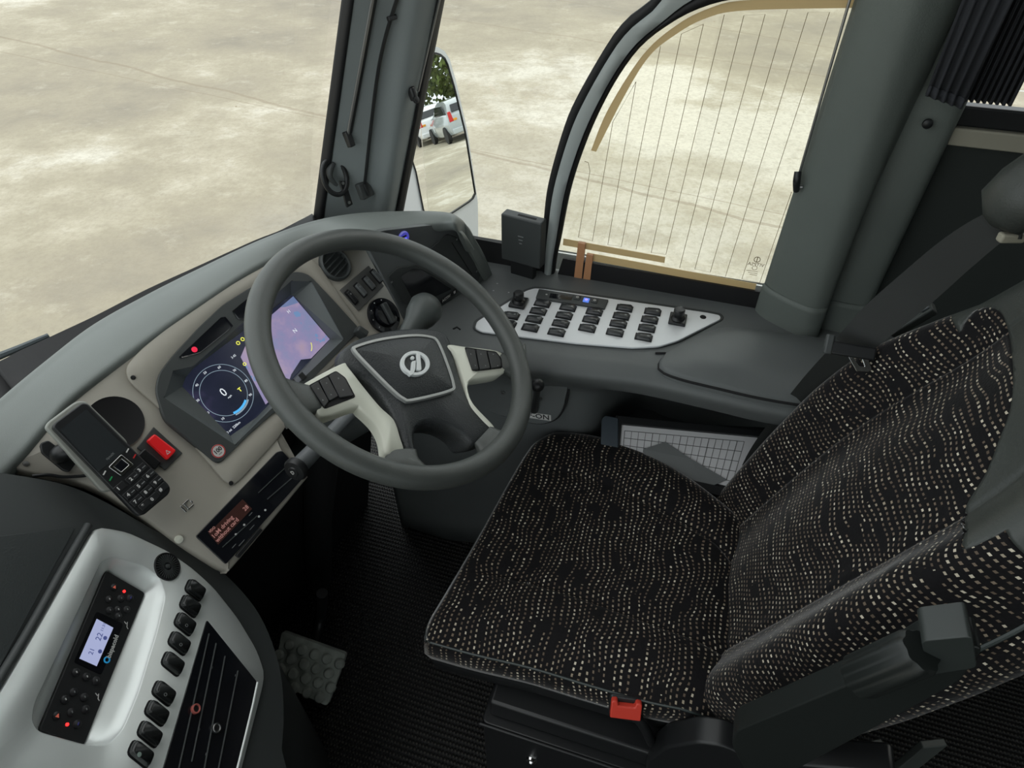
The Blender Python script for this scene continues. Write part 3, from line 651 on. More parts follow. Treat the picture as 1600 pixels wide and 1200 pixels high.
ring('dial_ring', D0, circ(0, 0, r2+.0004, 56), circ(0, 0, r2-.0004, 56), 0, .0002, GF, dis, n=56)
text('dial_digit', D0.at(0, .001), '0', .020, GW, dis, depth=.0003, sx=.9); text('dial_unit', D0.at(.003, -.010), 'mph', .0045, GW, dis)
for i, s_ in enumerate(('10', '20', '30', '40', '50', '60', '70', '80', '90')):
    an = R(225-i*33.5); text('dial_number', D0.at(math.cos(an)*(rr+r2)/2, math.sin(an)*(rr+r2)/2), s_, .0055, GW, dis)
def arcp(r0, r1, a0, a1): return arc(0, 0, r1, a0, a1, 16)+list(reversed(arc(0, 0, r0, a0, a1, 16)))
prism('gauge_arc', D0, arcp(r2*.90, r2*1.0, -108, -58), .0002, .0005, GB, dis); prism('gauge_arc', D0, arcp(r2*1.02, r2*1.08, -105, -55), .0002, .0005, GF, dis)
text('odometer', FP.at(*FP.p(365, 668, HS), HS), '0 mi  220km', .0055, GW, dis)
text('tell_tale', FP.at(*FP.p(375, 609, HS), HS), 'T', .009, GY, dis, bold=.0003); text('trip_reading', FP.at(*FP.p(365, 557, HS), HS), '3.45', .0055, GW, dis)
for q in ((372, 536), (379, 530)): ring('warning_icon', FP.at(*FP.p(*q, HS), HS), circ(0, 0, .0035, 12), circ(0, 0, .002, 12), 0, .0003, GY, dis)
ring('warning_icon', FP.at(*FP.p(382, 569, HS), HS+.0004), circ(0, 0, .003, 12), circ(0, 0, .0018, 12), 0, .0003, GY, dis)
text('compass_letter', FP.at(*FP.p(461, 517, HS), HS+.0004), 'N', .010, GW, dis); text('compass_letter', FP.at(*FP.p(451, 487, HS), HS+.0004), 'H', .008, GW, dis)
prism('map_arc', FP.at(*FP.p(470, 540, HS), HS+.0004), arcp(.020, .0212, -65, -20), 0, .0002, GY, dis)
# two small recessed windows above the display
for nm, P, Q in (('indicator_window', [(280, 557), (345, 496), (352, 495), (364, 509), (356, 517), (312, 552), (282, 560)], None), ('indicator_window', [(363, 486), (392, 462), (420, 470), (385, 500), (372, 499)], None)):
    o_ = ccw(FP.pp(P, .009)); loops(nm, [W3(o_, .0085), W3(o_, .0092), W3(scl(o_, .93), .0088), W3(scl(o_, .9), .0082)], M['gloss'], dash)
lathe('brake_warning_light', FP.at(*FP.p(304, 546, .009), .0085), [(0, 0), (.0045, 0), (.004, .001), (0, .0013)], mat('dim_red', (.35, .02, .04), .5, emit=(1, .02, .08), es=.5), dash, seg=18)
for q in ((458, 599), (472, 588)):
    box('reset_button', FP.at(*FP.p(*q, .008), .009, R(0)), (0, 0, 0), (.010, .012, .003), M['black'], dash, bevel=.0008)
# sticker
st_ = FP.at(*FP.p(341, 705, .008), .0085); stk = lathe('speed_sticker', st_, [(0, 0), (.0105, 0), (.0105, .0003), (0, .0003)], M['print'], dash, seg=30)
ring('sticker_ring', st_, circ(0, 0, .0103, 30), circ(0, 0, .0088, 30), .0003, .0006, mat('sticker_red', (.5, .03, .03), .5), stk, n=30)
text('sticker_number', st_.at(0, .0012, .0004), '100', .0092, M['black'], stk, bold=.0002); text('sticker_unit', st_.at(0, -.0045, .0004), 'km/h', .0028, M['black'], stk)
# round black opening, hazard and blank switch
oc_ = FP.at(*FP.p(180, 660, .002), 0); rad = (V(FP.p(226, 663))-V(FP.p(180, 660))).length
lathe('round_vent', oc_, [(0, .0008), (rad*.9, .001), (rad*.95, .002), (rad, .0025), (rad*1.01, -.004)], M['matte'], dash, seg=48)
fb = ccw(FP.pp([(240, 667), (285, 708), (258, 735), (214, 700)], .002)); prism('switch_surround', FP, fb, 0, .003, M['dark'], dash, bevel=.001)
prism('hazard_switch', FP, rpoly(FP.pp([(241, 678), (275, 704), (261, 719), (229, 689)], .008), .003), .002, .011, M['red'], dash, bevel=.0025)
tri = FP.at(*FP.p(262, 706, .012), .0112); ring('hazard_triangle', tri, [(-.0035, -.003), (.0035, -.003), (0, .0035)], [(-.0018, -.0018), (.0018, -.0018), (0, .0018)], 0, .0003, M['print'], dash, n=3)
prism('blank_switch', FP, rpoly(FP.pp([(226, 700), (252, 722), (242, 735), (214, 712)], .006), .003), .002, .008, M['black'], dash, bevel=.002)
for q, mm in (((208, 590), 'black'), ((361, 755), 'black'), ((41, 724), 'steel'), ((67, 697), 'steel')):
    lathe('panel_screw', FP.at(*FP.p(*q, .004), .004 if mm == 'black' else .001), [(0, 0), (.0035, 0), (.003, .0015), (0, .002)], M[mm], dash, seg=18)
ic = FP.at(*FP.p(291, 791), .0004)
for c_, s_ in (((-.006, 0), (.0022, .012)), ((.003, .005), (.011, .002)), ((.003, -.005), (.011, .002)), ((.009, 0), (.002, .004)), ((-.0005, 0), (.0018, .010))): box('metal_badge', ic, (*c_, .001), (*s_, .002), M['chrome'], dash, bevel=.0004)
lathe('plug_cap', FP.at(*FP.p(279, 843), .0), [(0, 0), (.006, 0), (.0055, .003), (0, .004)], M['cream'], dash, seg=20)
# right section: air vent, rocker switches, headlamp knob
vc = FP.at(*FP.p(524, 413, .004), .001)
RV = (V(FP.p(547, 414))-V(FP.p(524, 414))).length
vt = lathe('air_vent', vc, [(0, .0005), (RV*.8, .0005), (RV*.82, .007), (RV*.9, .0085), (RV, .006), (RV*1.02, -.002)], M['dark'], dash, seg=44, caps=(True, False))
for i in range(4):
    yy = (-.55+i*.37)*RV*.8; hw = math.sqrt(max(0, (RV*.78)**2-yy*yy)); box('vent_slat', vc.at(0, 0, .003, R(8)), (0, yy, 0), (2*hw, .002, .006), M['dark'], vt, bevel=.0005)
sp_ = ccw(FP.pp([(531, 453), (576, 415), (600, 447), (560, 486)], .002)); prism('switch_panel', FP, sp_, 0, .003, mat('switch_frame', (.10, .10, .095), .5), dash, bevel=.001)
for i, q in enumerate(((550, 464), (564, 453), (577, 442), (589, 431))):
    c_ = FP.at(*FP.p(*q, .006), .003, R(4)); box('rocker_well', c_, (0, 0, .0003), (.0125, .031, .002), M['matte'], dash, bevel=.002)
    rk = box('rocker_switch', c_, (.0005, 0, .003), (.0095, .026, .007), M['black'] if i == 0 else mat('rocker_grey', (.13, .14, .14), .3), dash, bevel=.002)
    box('rocker_symbol', c_, (0, .006, .0068), (.003, .003, .0003), M['faint'], rk, bevel=0)
kc = FP.at(*FP.p(600, 493, .004), .001); RK = (V(FP.p(622, 493))-V(FP.p(600, 493))).length
kb = lathe('headlamp_knob', kc, [(0, .001), (RK*1.08, .0), (RK*1.05, .006), (RK*.78, .007), (RK*.74, .004), (RK*.70, .004), (RK*.66, .016), (0, .017)], M['gloss'], dash, seg=44)
box('knob_grip', kc.at(0, 0, .018, R(-12)), (0, 0, 0), (RK*.36, RK*1.3, .012), M['dark'], kb, bevel=.003)
for an in (60, 95, 130, 165, 200): box('knob_mark', kc.at(RK*.92*math.cos(R(an)), RK*.92*math.sin(R(an)), .0068), (0, 0, 0), (.002, .002, .0003), M['print'], kb, bevel=0)
# key block between wheel and fascia
kq = FP.at(*FP.p(566, 518, .02), .01, R(20)); box('key_block', kq, (0, 0, 0), (.013, .022, .03), M['dark'], dash, bevel=.003)

# padded top
PI_ = [(-60, 800), (22, 722), (75, 660), (115, 618), (217, 541), (297, 485), (406, 415), (480, 387)]
PO_ = [(-70, 690), (0, 625), (75, 563), (149, 507), (230, 462), (308, 423), (400, 380), (480, 350)]
inr = [FP.w(*FP.p(a, b, .006), .006) for a, b in PI_]; outr = []
for i, (a, b) in enumerate(PO_): outr.append(AZ(a, b, .885))
# bring the run on to the hood over the side instruments
inr += [AZ(560, 366, .893), AZ(620, 358, .89), AZ(690, 350, .885), AZ(712, 352, .885)]
outr += [AZ(545, 337, .875), AZ(610, 333, .875), AZ(690, 334, .878), AZ(720, 345, .868)]
for (qi, qo) in (((728, 382), (737, 366)), ((747, 418), (757, 400)), ((760, 440), (772, 436))):
    A1_, B1_, C1_ = AZ(765, 433, .70), AZ(640, 505, .70), AZ(700, 350, .872); nq = (B1_-A1_).cross(C1_-A1_).normalized(); nq = nq if nq.dot(CAM-A1_) > 0 else -nq
    inr.append(hit(*qi, A1_+nq*.004, nq)); outr.append(hit(*qo, A1_-nq*.004, nq))
rows = []
for i, (o, q) in enumerate(zip(outr, inr)):
    w_ = q-o; up = V((0, 0, 1)); back = V((w_.x, w_.y, 0)).normalized(); hgt = .008
    rows.append([o+V((0, 0, -.05))-back*.01, o, o+w_*.25+up*hgt, o+w_*.55+up*(hgt*1.2), o+w_*.82+up*hgt*.8, q, q-up*.018-back*.006, q-up*.03-back*.03])
surf('padded_top', rows, M['pad'], dash, nu=5, nv=7, solid=.004, ang=0)

# side instrument hood facing the driver from the corner
A_, B_, C_ = AZ(765, 433, .70), AZ(640, 505, .70), AZ(700, 350, .872)
nm_ = (B_-A_).cross(C_-A_); nm_ = nm_ if nm_.dot(CAM-A_) > 0 else -nm_
xh = (A_-B_).normalized(); MP = Fr(B_, xh, nm_.cross(xh))
hood = [(562, 372), (600, 360), (690, 350), (714, 351), (728, 368), (769, 436), (700, 474), (644, 508), (636, 504), (580, 396)]
prism('side_hood', MP, rpoly(MP.pp(hood), .006, 4), -.010, 0, M['console'], dash, bevel=.003)
ridge = [MP.w(*MP.p(a, b), .002) for a, b in ((700, 347), (716, 350), (730, 367), (752, 402), (771, 436))]
up_ = [(664, 397), (700, 366), (716, 372), (752, 425), (748, 440), (737, 436), (690, 425), (666, 405)]
prism('monitor_cover', MP, rpoly(MP.pp(up_, .003), .005, 4), -.001, .003, M['dark'], dash, bevel=.0015)
tube('cover_slot', [MP.w(*MP.p(a, b, .0035), .0033) for a, b in ((706, 379), (737, 428))], .0009, M['matte'], dash, seg=6)
lo_ = [(607, 432), (622, 418), (650, 414), (715, 452), (712, 462), (684, 483), (645, 478), (630, 475)]
prism('monitor_frame', MP, rpoly(MP.pp(lo_, .003), .005, 4), -.001, .003, M['dark'], dash, bevel=.0015)
prism('monitor_screen', MP, rpoly(MP.pp([(626, 432), (645, 420), (660, 422), (706, 452), (676, 466), (644, 466)], .004), .003, 4), .0, .0036, M['gloss'], dash, bevel=.0005)
tb = MP.at(*MP.p(697, 466, .004), .003, 0); e0 = V(MP.p(684, 476, .004)); e1 = V(MP.p(712, 455, .004)); an = math.atan2((e1-e0).y, (e1-e0).x)
tb = MP.at(*MP.p(698, 465, .004), .003, an); lb = box('monitor_label', tb, (0, 0, .001), ((e1-e0).length*1.1, .011, .002), M['black'], dash, bevel=.0005)
text('label_text', tb.at(-.002, 0, .0022), 'ACTIV', .008, M['print'], lb, bold=.0003); box('label_block', tb, ((e1-e0).length*.42, 0, .0022), (.005, .006, .0004), M['print'], lb, bevel=0)
us = MP.at(*MP.p(631, 371, .002), .0); ub = lathe('usb_socket', us, [(0, .002), (.0085, .002), (.0105, .004), (.0115, .002), (.0115, 0)], mat('usb_ring', (.25, .25, .3), .4, emit=(.1, .1, .9), es=.25), dash, seg=24)
box('usb_port', us, (0, .0025, .0035), (.010, .003, .001), M['gloss'], ub, bevel=0); box('usb_port', us, (0, -.003, .0035), (.010, .003, .001), mat('usb_blue', (.05, .05, .5), .4, emit=(.15, .15, 1), es=1), ub, bevel=0)
for q in ((714, 374), (745, 424), (612, 441)): lathe('cover_screw', MP.at(*MP.p(*q, .003), .003), [(0, 0), (.0025, 0), (0, .001)], M['steel'], dash, seg=12)

# body below the fascia (hidden, dark) and steering column
kx = mesh('dash_underside', [FP.w(x, y, -.036) for x, y in ((-.26, -.15), (.30, -.15), (.36, .06), (-.3, .06))]+[V((.25, .80, 0)), V((.95, .72, 0)), V((1.05, .80, 0)), V((.2, .86, 0))], [(0, 1, 5, 4), (1, 2, 6, 5), (2, 3, 7, 6), (3, 0, 4, 7)], M['matte'], dash, smooth=False)

# ================================================================ tachograph
tq = [(306, 838), (433, 706), (441, 704), (474, 741), (473, 748), (353, 882)]
tac = thing('tachograph', 'black slot-in driving recorder with dim red two-line display below the instruments', 'tachograph', FP.w(*FP.p(388, 795)))
prism('recorder_body', FP, rpoly(FP.pp(tq, .003), .003, 4), -.03, .003, M['gloss'], tac, bevel=.001)
e0 = V(FP.p(306, 838, .003)); e1 = V(FP.p(433, 706, .003)); ta = math.atan2((e1-e0).y, (e1-e0).x)
prism('display_window', FP, ccw(FP.pp([(326, 833), (379, 780), (394, 795), (341, 851)], .0035)), .003, .0035, mat('tacho_lcd', (.02, .008, .006), .3, emit=(.014, .006, .005), es=1), tac)
TXM = mat('tacho_text', (.25, .12, .11), .5, emit=(.5, .24, .21), es=.3)
def tline(s_, p, q, size): e0, e1 = V(FP.p(*p, .0036)), V(FP.p(*q, .0036)); a = math.atan2((e1-e0).y, (e1-e0).x); return text('display_text', FP.at(e0.x, e0.y, .0037, a), s_, size, TXM, tac, align='LEFT', sx=.95, bold=.00012)
L1_ = V(FP.p(333, 838, .0036)); L2_ = V(FP.p(369, 800, .0036)); sz = (L2_-L1_).length/5.3
tline('1oM driving', (332, 840), (369, 801), sz); tline('without card', (338, 846), (377, 805), sz); tline('28', (381, 797), (388, 790), sz)
tline('VDO', (327, 832), (333, 826), sz*.6)
tube('card_slot', [FP.w(*FP.p(a, b, .004), .0034) for a, b in ((418, 780), (468, 737))], .0009, M['dark'], tac, seg=6)
tube('card_slot', [FP.w(*FP.p(a, b, .004), .0034) for a, b in ((348, 855), (402, 806))], .0008, M['dark'], tac, seg=6)
tube('card_slot', [FP.w(*FP.p(a, b, .004), .0034) for a, b in ((404, 770), (452, 725))], .0008, M['dark'], tac, seg=6)
for q in ((369, 835), (382, 820), (405, 807), (415, 797)): lathe('button', FP.at(*FP.p(*q, .004), .003), [(0, 0), (.0018, 0), (.0015, .001), (0, .001)], M['print'], tac, seg=12)
for q, l in (((353, 850), .006), ((392, 803), .007), ((378, 848), .012), ((366, 853), .008), ((394, 824), .010)): box('printed_mark', FP.at(*FP.p(*q, .004), .0032, ta), (0, 0, 0), (l, .0008, .0003), M['faint'], tac, bevel=0)
prism('paper_tray', FP, rpoly(FP.pp([(369, 868), (406, 825), (411, 828), (374, 872)], .006), .001, 3), .0, .006, M['black'], tac, bevel=.0008)

# ================================================================ handset in its holder
PH0 = FP.w(*FP.p(170, 718, .05), .05); PF = Fr(PH0, FP.w(*FP.p(220, 732, .05), .05)-FP.w(*FP.p(187, 761, .05), .05), FP.y); PF = Fr(PH0, PF.x, FP.z.cross(PF.x))
ph = thing('phone', 'black keypad handset with dark screen and silver navigation key in a dash holder', 'phone', PH0)
po = PF.pp([(82, 667), (86, 660), (128, 629), (137, 630), (264, 757), (267, 764), (264, 772), (226, 804), (217, 806), (211, 801)])
prism('phone_body', PF, rpoly(po, .004, 4), -.013, 0, M['black'], ph, bevel=.003)
prism('phone_back', PF, rpoly(PF.pp([(70, 668), (74, 660), (118, 627), (134, 626), (200, 690), (200, 760), (160, 770)], -.013), .006, 4), -.022, -.012, mat('phone_back_grey', (.28, .29, .26), .4), ph, bevel=.003)
prism('phone_screen', PF, rpoly(PF.pp([(94, 672), (135, 639), (199, 701), (154, 737)], .001), .001, 3), -.001, .0006, mat('phone_glass', (.03, .034, .036), .08), ph)
text('phone_maker', PF.at(*PF.p(172, 713), .0006, R(0)), 'tiptelX', .0045, M['faint'], ph)
dp = rpoly(PF.pp([(169, 730), (189, 710), (209, 726), (189, 744)], .001), .002, 4); ring('navigation_key', PF, dp, scl(dp, .6), -.001, .0025, M['chrome'], ph, bevel=.0006, n=16)
prism('centre_key', PF, scl(dp, .56), -.001, .002, M['gloss'], ph, bevel=.0006)
kx_ = V(PF.p(220, 732))-V(PF.p(187.5, 761.5)); kw = kx_.length/2
for c_, x, y in (('1', 187.5, 761.5), ('2', 207, 746.5), ('3', 220, 732.5), ('4', 203, 771), ('5', 219, 757.5), ('6', 233, 742), ('7', 214, 782), ('8', 230, 767), ('9', 245, 752), ('*', 226.5, 788), ('0', 240, 778), ('#', 253, 763)):
    f_ = PF.at(*PF.p(x, y, .001), .0004); kk_ = box('phone_key', f_, (0, 0, 0), (kw*.9, .0095, .0018), mat('key_black', (.02, .021, .022), .35), ph, bevel=.0006)
    text('key_number', f_.at(-kw*.15, 0, .001), c_, .0065, M['print'], kk_, bold=.00025)
    if c_ in '23456789': box('key_letters', f_, (kw*.25, -.0005, .001), (kw*.3, .0012, .0003), M['faint'], kk_, bevel=0)
for x, y, mm in ((173, 748, mat('call_green', (.02, .35, .1), .4)), (210, 713, mat('call_red', (.5, .03, .03), .4)), (163, 739, M['print']), (199, 704, M['print'])): box('call_key', PF.at(*PF.p(x, y), .0008, R(20)), (0, 0, 0), (.006, .0016, .0006), mm, ph, bevel=0)
hd = thing('phone_holder', 'black ball-joint phone holder screwed to the fascia left of the hazard switch', 'holder', FP.w(*FP.p(95, 715)))
prism('mounting_plate', FP, rpoly(FP.pp([(62, 693), (75, 688), (120, 722), (108, 738), (98, 736), (64, 708)], .003), .003, 4), 0, .006, M['black'], hd, bevel=.0015)
tube('ball_arm', [FP.w(*FP.p(92, 712, .01), .005), FP.w(*FP.p(100, 706, .02), .022), PF.w(*PF.p(135, 700, -.02), -.028)], [.010, .012, .010, .016], M['black'], hd, smooth_n=4)
prism('holder_plate', PF, rpoly(PF.pp([(100, 672), (130, 650), (190, 715), (158, 742)], -.024), .004, 4), -.030, -.022, M['dark'], hd, bevel=.002)
tube('holder_cable', [FP.w(*FP.p(a, b, .006), .006) for a, b in ((50, 744), (75, 742), (98, 745), (125, 744), (150, 742), (172, 752))], .0022, M['black'], hd, smooth_n=5, seg=8)

# ================================================================ steering wheel
TW = R(32.6); WF = Fr((.6858, .3886, .8544), (1, 0, 0), (0, math.cos(TW), math.sin(TW)))
sw = thing('steering_wheel', 'large black leather four-spoke steering wheel with cream spoke trims and silver badge', 'steering wheel', WF.o)
RR = .2125
lsr = []
for i in range(112):
    a = 2*math.pi*i/112; cd_ = V((math.cos(a), math.sin(a)))
    lsr.append([WF.w(cd_.x*(RR+math.cos(b)*.0175), cd_.y*(RR+math.cos(b)*.0175), math.sin(b)*.0165) for b in [2*math.pi*j/20 for j in range(20)]])
loops('rim', lsr, M['rim'], sw, cyc=True, ang=0)
hubp = [(528, 556), (545, 535), (575, 522), (610, 514), (650, 511), (688, 515), (704, 530), (712, 560), (722, 596), (740, 632), (772, 667), (741, 699), (718, 682), (700, 668), (690, 700), (668, 716), (648, 716), (656, 700), (650, 712), (634, 708), (626, 690), (610, 650), (590, 615), (565, 592), (540, 585)]
hubp = [(527, 558), (545, 535), (575, 522), (610, 514), (650, 511), (688, 515), (704, 530), (712, 560), (722, 596), (740, 632), (772, 667), (741, 699), (722, 681), (702, 668), (680, 662), (660, 664), (650, 676), (650, 696), (656, 713), (634, 710), (626, 690), (610, 650), (590, 615), (565, 592), (540, 585)]
h0 = WF.pp(hubp, -.012); h0 = [(p.x, p.y) for p in resamp(cr([V((*q, 0)) for q in ccw(h0)], 4, True), 120)]
loops('hub', [[WF.w(a, b, -.055) for a, b in scl(h0, .90)], [WF.w(a, b, -.026) for a, b in h0], [WF.w(a, b, -.013) for a, b in inset(h0, .003)], [WF.w(a, b, -.009) for a, b in inset(h0, .008)]], M['leather'], sw, ang=60)
cov = [(551, 546), (556, 539), (595, 528), (645, 522), (675, 525), (686, 533), (698, 560), (711, 600), (705, 612), (645, 627), (630, 624), (612, 610), (570, 568)]
cv = WF.pp(cov, -.003); cv = [(p.x, p.y) for p in resamp(cr([V((*q, 0)) for q in ccw(cv)], 5, True), 100)]
ring('cover_piping', WF, cv, inset(cv, .0048), -.012, -.0025, mat('grey_piping', (.40, .41, .40), .35, metal=.3), sw, bevel=.0012, n=100)
ci = inset(cv, .0045); loops('airbag_cover', [[WF.w(a, b, z) for a, b in scl(ci, s_)] for s_, z in [(1, -.012), (1, -.0045)]+[(s, -.0045+.0105*(1-s**2.5)) for s in (.96, .9, .82, .72, .6, .46, .3, .12)]], M['leather'], sw, ang=70)
HB = .0068
def wp(P, h=HB): return ccw(WF.pp(P, h))
ze = lambda P: [(420+x/4, 480+y/4) for x, y in P]
bc = WF.p(648, 569, HB); ro_ = (V(WF.p(671, 571, HB))-V(bc)).length
eo = wp(ze([(912+91*math.cos(a)-6*math.sin(a), 355+76*math.sin(a)+10*math.cos(a)) for a in [i*2*math.pi/40 for i in range(40)]])); ei = wp(ze([(912+68*math.cos(a)-6*math.sin(a), 355+57*math.sin(a)+8*math.cos(a)) for a in [i*2*math.pi/40 for i in range(40)]]))
bd = ring('badge', WF, eo, ei, -.001+HB-.004, HB+.003, M['white'], sw, bevel=.0008, n=40)
prism('badge_bar', WF, wp(ze([(918, 284), (940, 284), (950, 395), (940, 402), (918, 398), (921, 340)])), HB-.003, HB+.0032, M['white'], bd, bevel=.0006)
prism('badge_stem', WF, wp(ze([(890, 345), (914, 338), (912, 390), (900, 425), (882, 432), (868, 420), (884, 400)])), HB-.003, HB+.0034, M['white'], bd, bevel=.0006)
lathe('badge_dot', WF.at(*WF.p(420+896/4, 480+320/4, HB), HB-.002), [(0, 0), (.0032, 0), (.0028, .0045), (0, .005)], M['white'], bd, seg=16)
lsp = [(475, 602), (482, 594), (536, 566), (545, 572), (570, 604), (595, 634), (617, 655), (626, 680), (632, 708), (604, 710), (597, 682), (585, 660), (562, 638), (555, 636), (506, 652), (492, 640), (480, 620)]
rsp = [(699, 538), (725, 540), (777, 547), (790, 560), (791, 577), (780, 586), (740, 593), (733, 600), (733, 612), (742, 632), (773, 665), (769, 669), (751, 652), (734, 630), (727, 600), (714, 560)]
HSP = -.006
for nm2, P, hole in (('spoke_trim', lsp, [(482, 602), (525, 579), (540, 590), (556, 620), (507, 639)]), ('spoke_trim', rsp, [(726, 542), (775, 549), (784, 560), (785, 575), (742, 580), (735, 570)])):
    q = [(p.x, p.y) for p in resamp(cr([V((*z_, 0)) for z_ in wp(P, HSP)], 4, True), 110)]
    tr = loops(nm2, [[WF.w(a, b, -.030) for a, b in inset(q, .002)], [WF.w(a, b, HSP-.004) for a, b in q], [WF.w(a, b, HSP) for a, b in inset(q, .0025)]], M['cream'], sw, ang=60)
    hq = rpoly(WF.pp(hole, HSP+.001), .003, 3); prism('button_bezel', WF, hq, HSP-.002, HSP+.0012, M['matte'], tr, bevel=.0005)
for grp in (([(485, 603), (497, 596), (514, 627), (507, 637)], [(499, 595), (512, 588), (529, 619), (515, 627)], [(514, 587), (525, 581), (539, 591), (553, 618), (531, 622)]),
            ([(728, 545), (742, 546), (748, 578), (739, 578)], [(744, 546), (760, 548), (766, 576), (750, 578)], [(762, 549), (775, 551), (783, 562), (783, 573), (768, 576)])):
    for P in grp:
        q = rpoly(WF.pp(P, HSP+.004), .002, 3); bt = prism('wheel_button', WF, q, HSP, HSP+.0045, M['black'], sw, bevel=.0012)
        cx_ = sum(p[0] for p in P)/len(P); cy_ = sum(p[1] for p in P)/len(P)
        for dy in (-9, 9):
            f_ = WF.at(*WF.p(cx_+dy*.4, cy_+dy, HSP+.005), HSP+.0046, R(-25)); prism('button_symbol', f_, [(-.0012, -.001), (.0012, -.001), (0, .0012)], 0, .0003, M['faint'], bt)
# moulded blends where spokes meet the rim
for st_j in ([((487, 598), (508, 646)), ((474, 600), (494, 646)), ((458, 596), (476, 658)), ((438, 588), (450, 668))], [((777, 549), (782, 583)), ((790, 552), (793, 584)), ((803, 546), (806, 594)), ((818, 536), (816, 606))],
             [((606, 704), (651, 702)), ((603, 712), (654, 716)), ((594, 724), (664, 728)), ((578, 742), (682, 742))], [((742, 692), (768, 664)), ((746, 700), (776, 670)), ((750, 714), (790, 676)), ((752, 732), (806, 680))]):
    ls = []
    for (a, b), th_ in zip(st_j, (.006, .010, .0135, .013)):
        A1, B1 = WF.w(*WF.p(*a, -.010), -.012), WF.w(*WF.p(*b, -.010), -.012); c_ = (A1+B1)/2; hv = (B1-A1)/2
        ls.append([c_+hv*math.copysign(abs(math.cos(t))**.7, math.cos(t))+WF.z*th_*math.copysign(abs(math.sin(t))**.8, math.sin(t)) for t in [i*2*math.pi/24 for i in range(24)]])
    ls = [list(x) for x in zip(*[cr(c, 4) for c in zip(*ls)])]
    loops('rim_joint', ls, M['rim'], sw, ang=0)
# column and stalks
colm = thing('steering_column', 'black steering column shroud with two control stalks behind the wheel', 'steering column', WF.w(0, 0, -.20))
cl0 = [(.036*math.cos(a)*1.5, .036*math.sin(a)*1.25-.005) for a in [i*2*math.pi/36 for i in range(36)]]
loops('column_shroud', [[WF.w(a*s_, b*s_+dy, z) for a, b in cl0] for s_, dy, z in ((.8, 0, -.056), (1.0, 0, -.07), (1.1, 0, -.11), (1.1, .01, -.17), (.9, .02, -.26), (.8, .05, -.36))], M['dark'], colm, ang=50)
tube('column_shaft', [WF.w(0, .03, -.30), V((.686, .66, .30)), V((.686, .72, .02))], [.035, .03, .03], M['matte'], colm)
p0 = WF.w(-.03, .0, -.08); p1 = FP.w(*FP.p(500, 694, .06), .06); p2 = FP.w(*FP.p(461, 735, .075), .075)
ls_ = tube('left_stalk', [p0, p1.lerp(p0, .15), p1.lerp(p2, .2), p2.lerp(p1, .12)], [.009, .011, .0135, .0145], mat('stalk_grey', (.13, .14, .145), .4), colm, seg=20)
ls_.name = 'control_stalk'
dr = (p2-p1).normalized(); ef_ = Fr(p2-dr*.006, dr.orthogonal(), dr.cross(dr.orthogonal())); ef_ = Fr(p2-dr*.005, (FP.x-dr*FP.x.dot(dr)), dr.cross(FP.x-dr*FP.x.dot(dr)))
ec = lathe('stalk_cap', ef_, [(.0145, -.006), (.019, -.003), (.0195, .004), (.017, .008), (.009, .009), (.008, .0105), (0, .011)], M['black'], ls_, seg=32)
text('horn_symbol', ef_.at(0, 0, .0112), 'D', .009, M['print'], ec)
q0 = WF.w(*WF.p(628, 545, -.07), -.07); q1 = WF.w(*WF.p(640, 520, -.055), -.055); q2 = WF.w(*WF.p(657, 494, -.045), -.045); q3 = WF.w(*WF.p(671, 474, -.04), -.04)
rs_ = tube('control_stalk', [q0, q1, q1.lerp(q2, .6), q2, q2.lerp(q3, .6), q3], [.014, .017, .021, .027, .030, .024], mat('stalk_dark', (.065, .075, .072), .45), colm, seg=24, smooth_n=3)
vdir = (CAM-q1).normalized(); sx_ = (q2-q1).normalized(); sf = Fr(q1.lerp(q2, .25)+vdir*.0175, sx_.cross(vdir)*-1, sx_)
ring('wiper_symbol', sf.at(0, -.008, 0), circ(0, 0, .0045, 20), circ(0, 0, .0036, 20), 0, .0004, M['print'], rs_, n=20); box('wiper_symbol', sf.at(0, -.008, 0, R(40)), (0, 0, .0002), (.006, .001, .0004), M['print'], rs_, bevel=0)
for i in range(4): box('stalk_mark', sf.at(-.004+i*.004, .010-i*.0003, .002, R(-15)), (0, 0, 0), (.002, .007-i*.0012, .0004), M['print'], rs_, bevel=0)

# ================================================================ pedal
pf0 = AZ(480, 1040, .10); pdx = AZ(425, 985, .11); 
PC = [AZ(440, 985, .13), AZ(541, 1022, .10), AZ(510, 1106, .04), AZ(425, 1063, .07)]
pxv = (PC[1]-PC[0]); pyv = (PC[0]-PC[3]); PD = Fr(sum(PC, V((0, 0, 0)))/4, pxv, pyv); PD = PD if PD.z.z > 0 else Fr(PD.o, pxv, -pyv)
pedal = thing('accelerator_pedal', 'large worn rubber foot pedal with round raised studs', 'pedal', V((PD.o.x, PD.o.y, 0)))
pq = rpoly([PD.p(440, 986), PD.p(541, 1022), PD.p(511, 1104), PD.p(425, 1063)], .008, 4)
pm = mat('worn_rubber', (.42, .46, .42), .6, mott=.35, mscale=25); prism('pedal_pad', PD, pq, -.02, 0, pm, pedal, bevel=.003)
xs = [p[0] for p in pq]; ys = [p[1] for p in pq]; rr_ = .0115; bumps = []
from mathutils.geometry import intersect_point_tri_2d
def inpoly(x, y, P):
    c = False; j = len(P)-1
    for i in range(len(P)):
        if (P[i][1] > y) != (P[j][1] > y) and x < (P[j][0]-P[i][0])*(y-P[i][1])/(P[j][1]-P[i][1])+P[i][0]: c = not c
        j = i
    return c
iy = 0; y = min(ys)+.012; pin = inset(pq, .004)
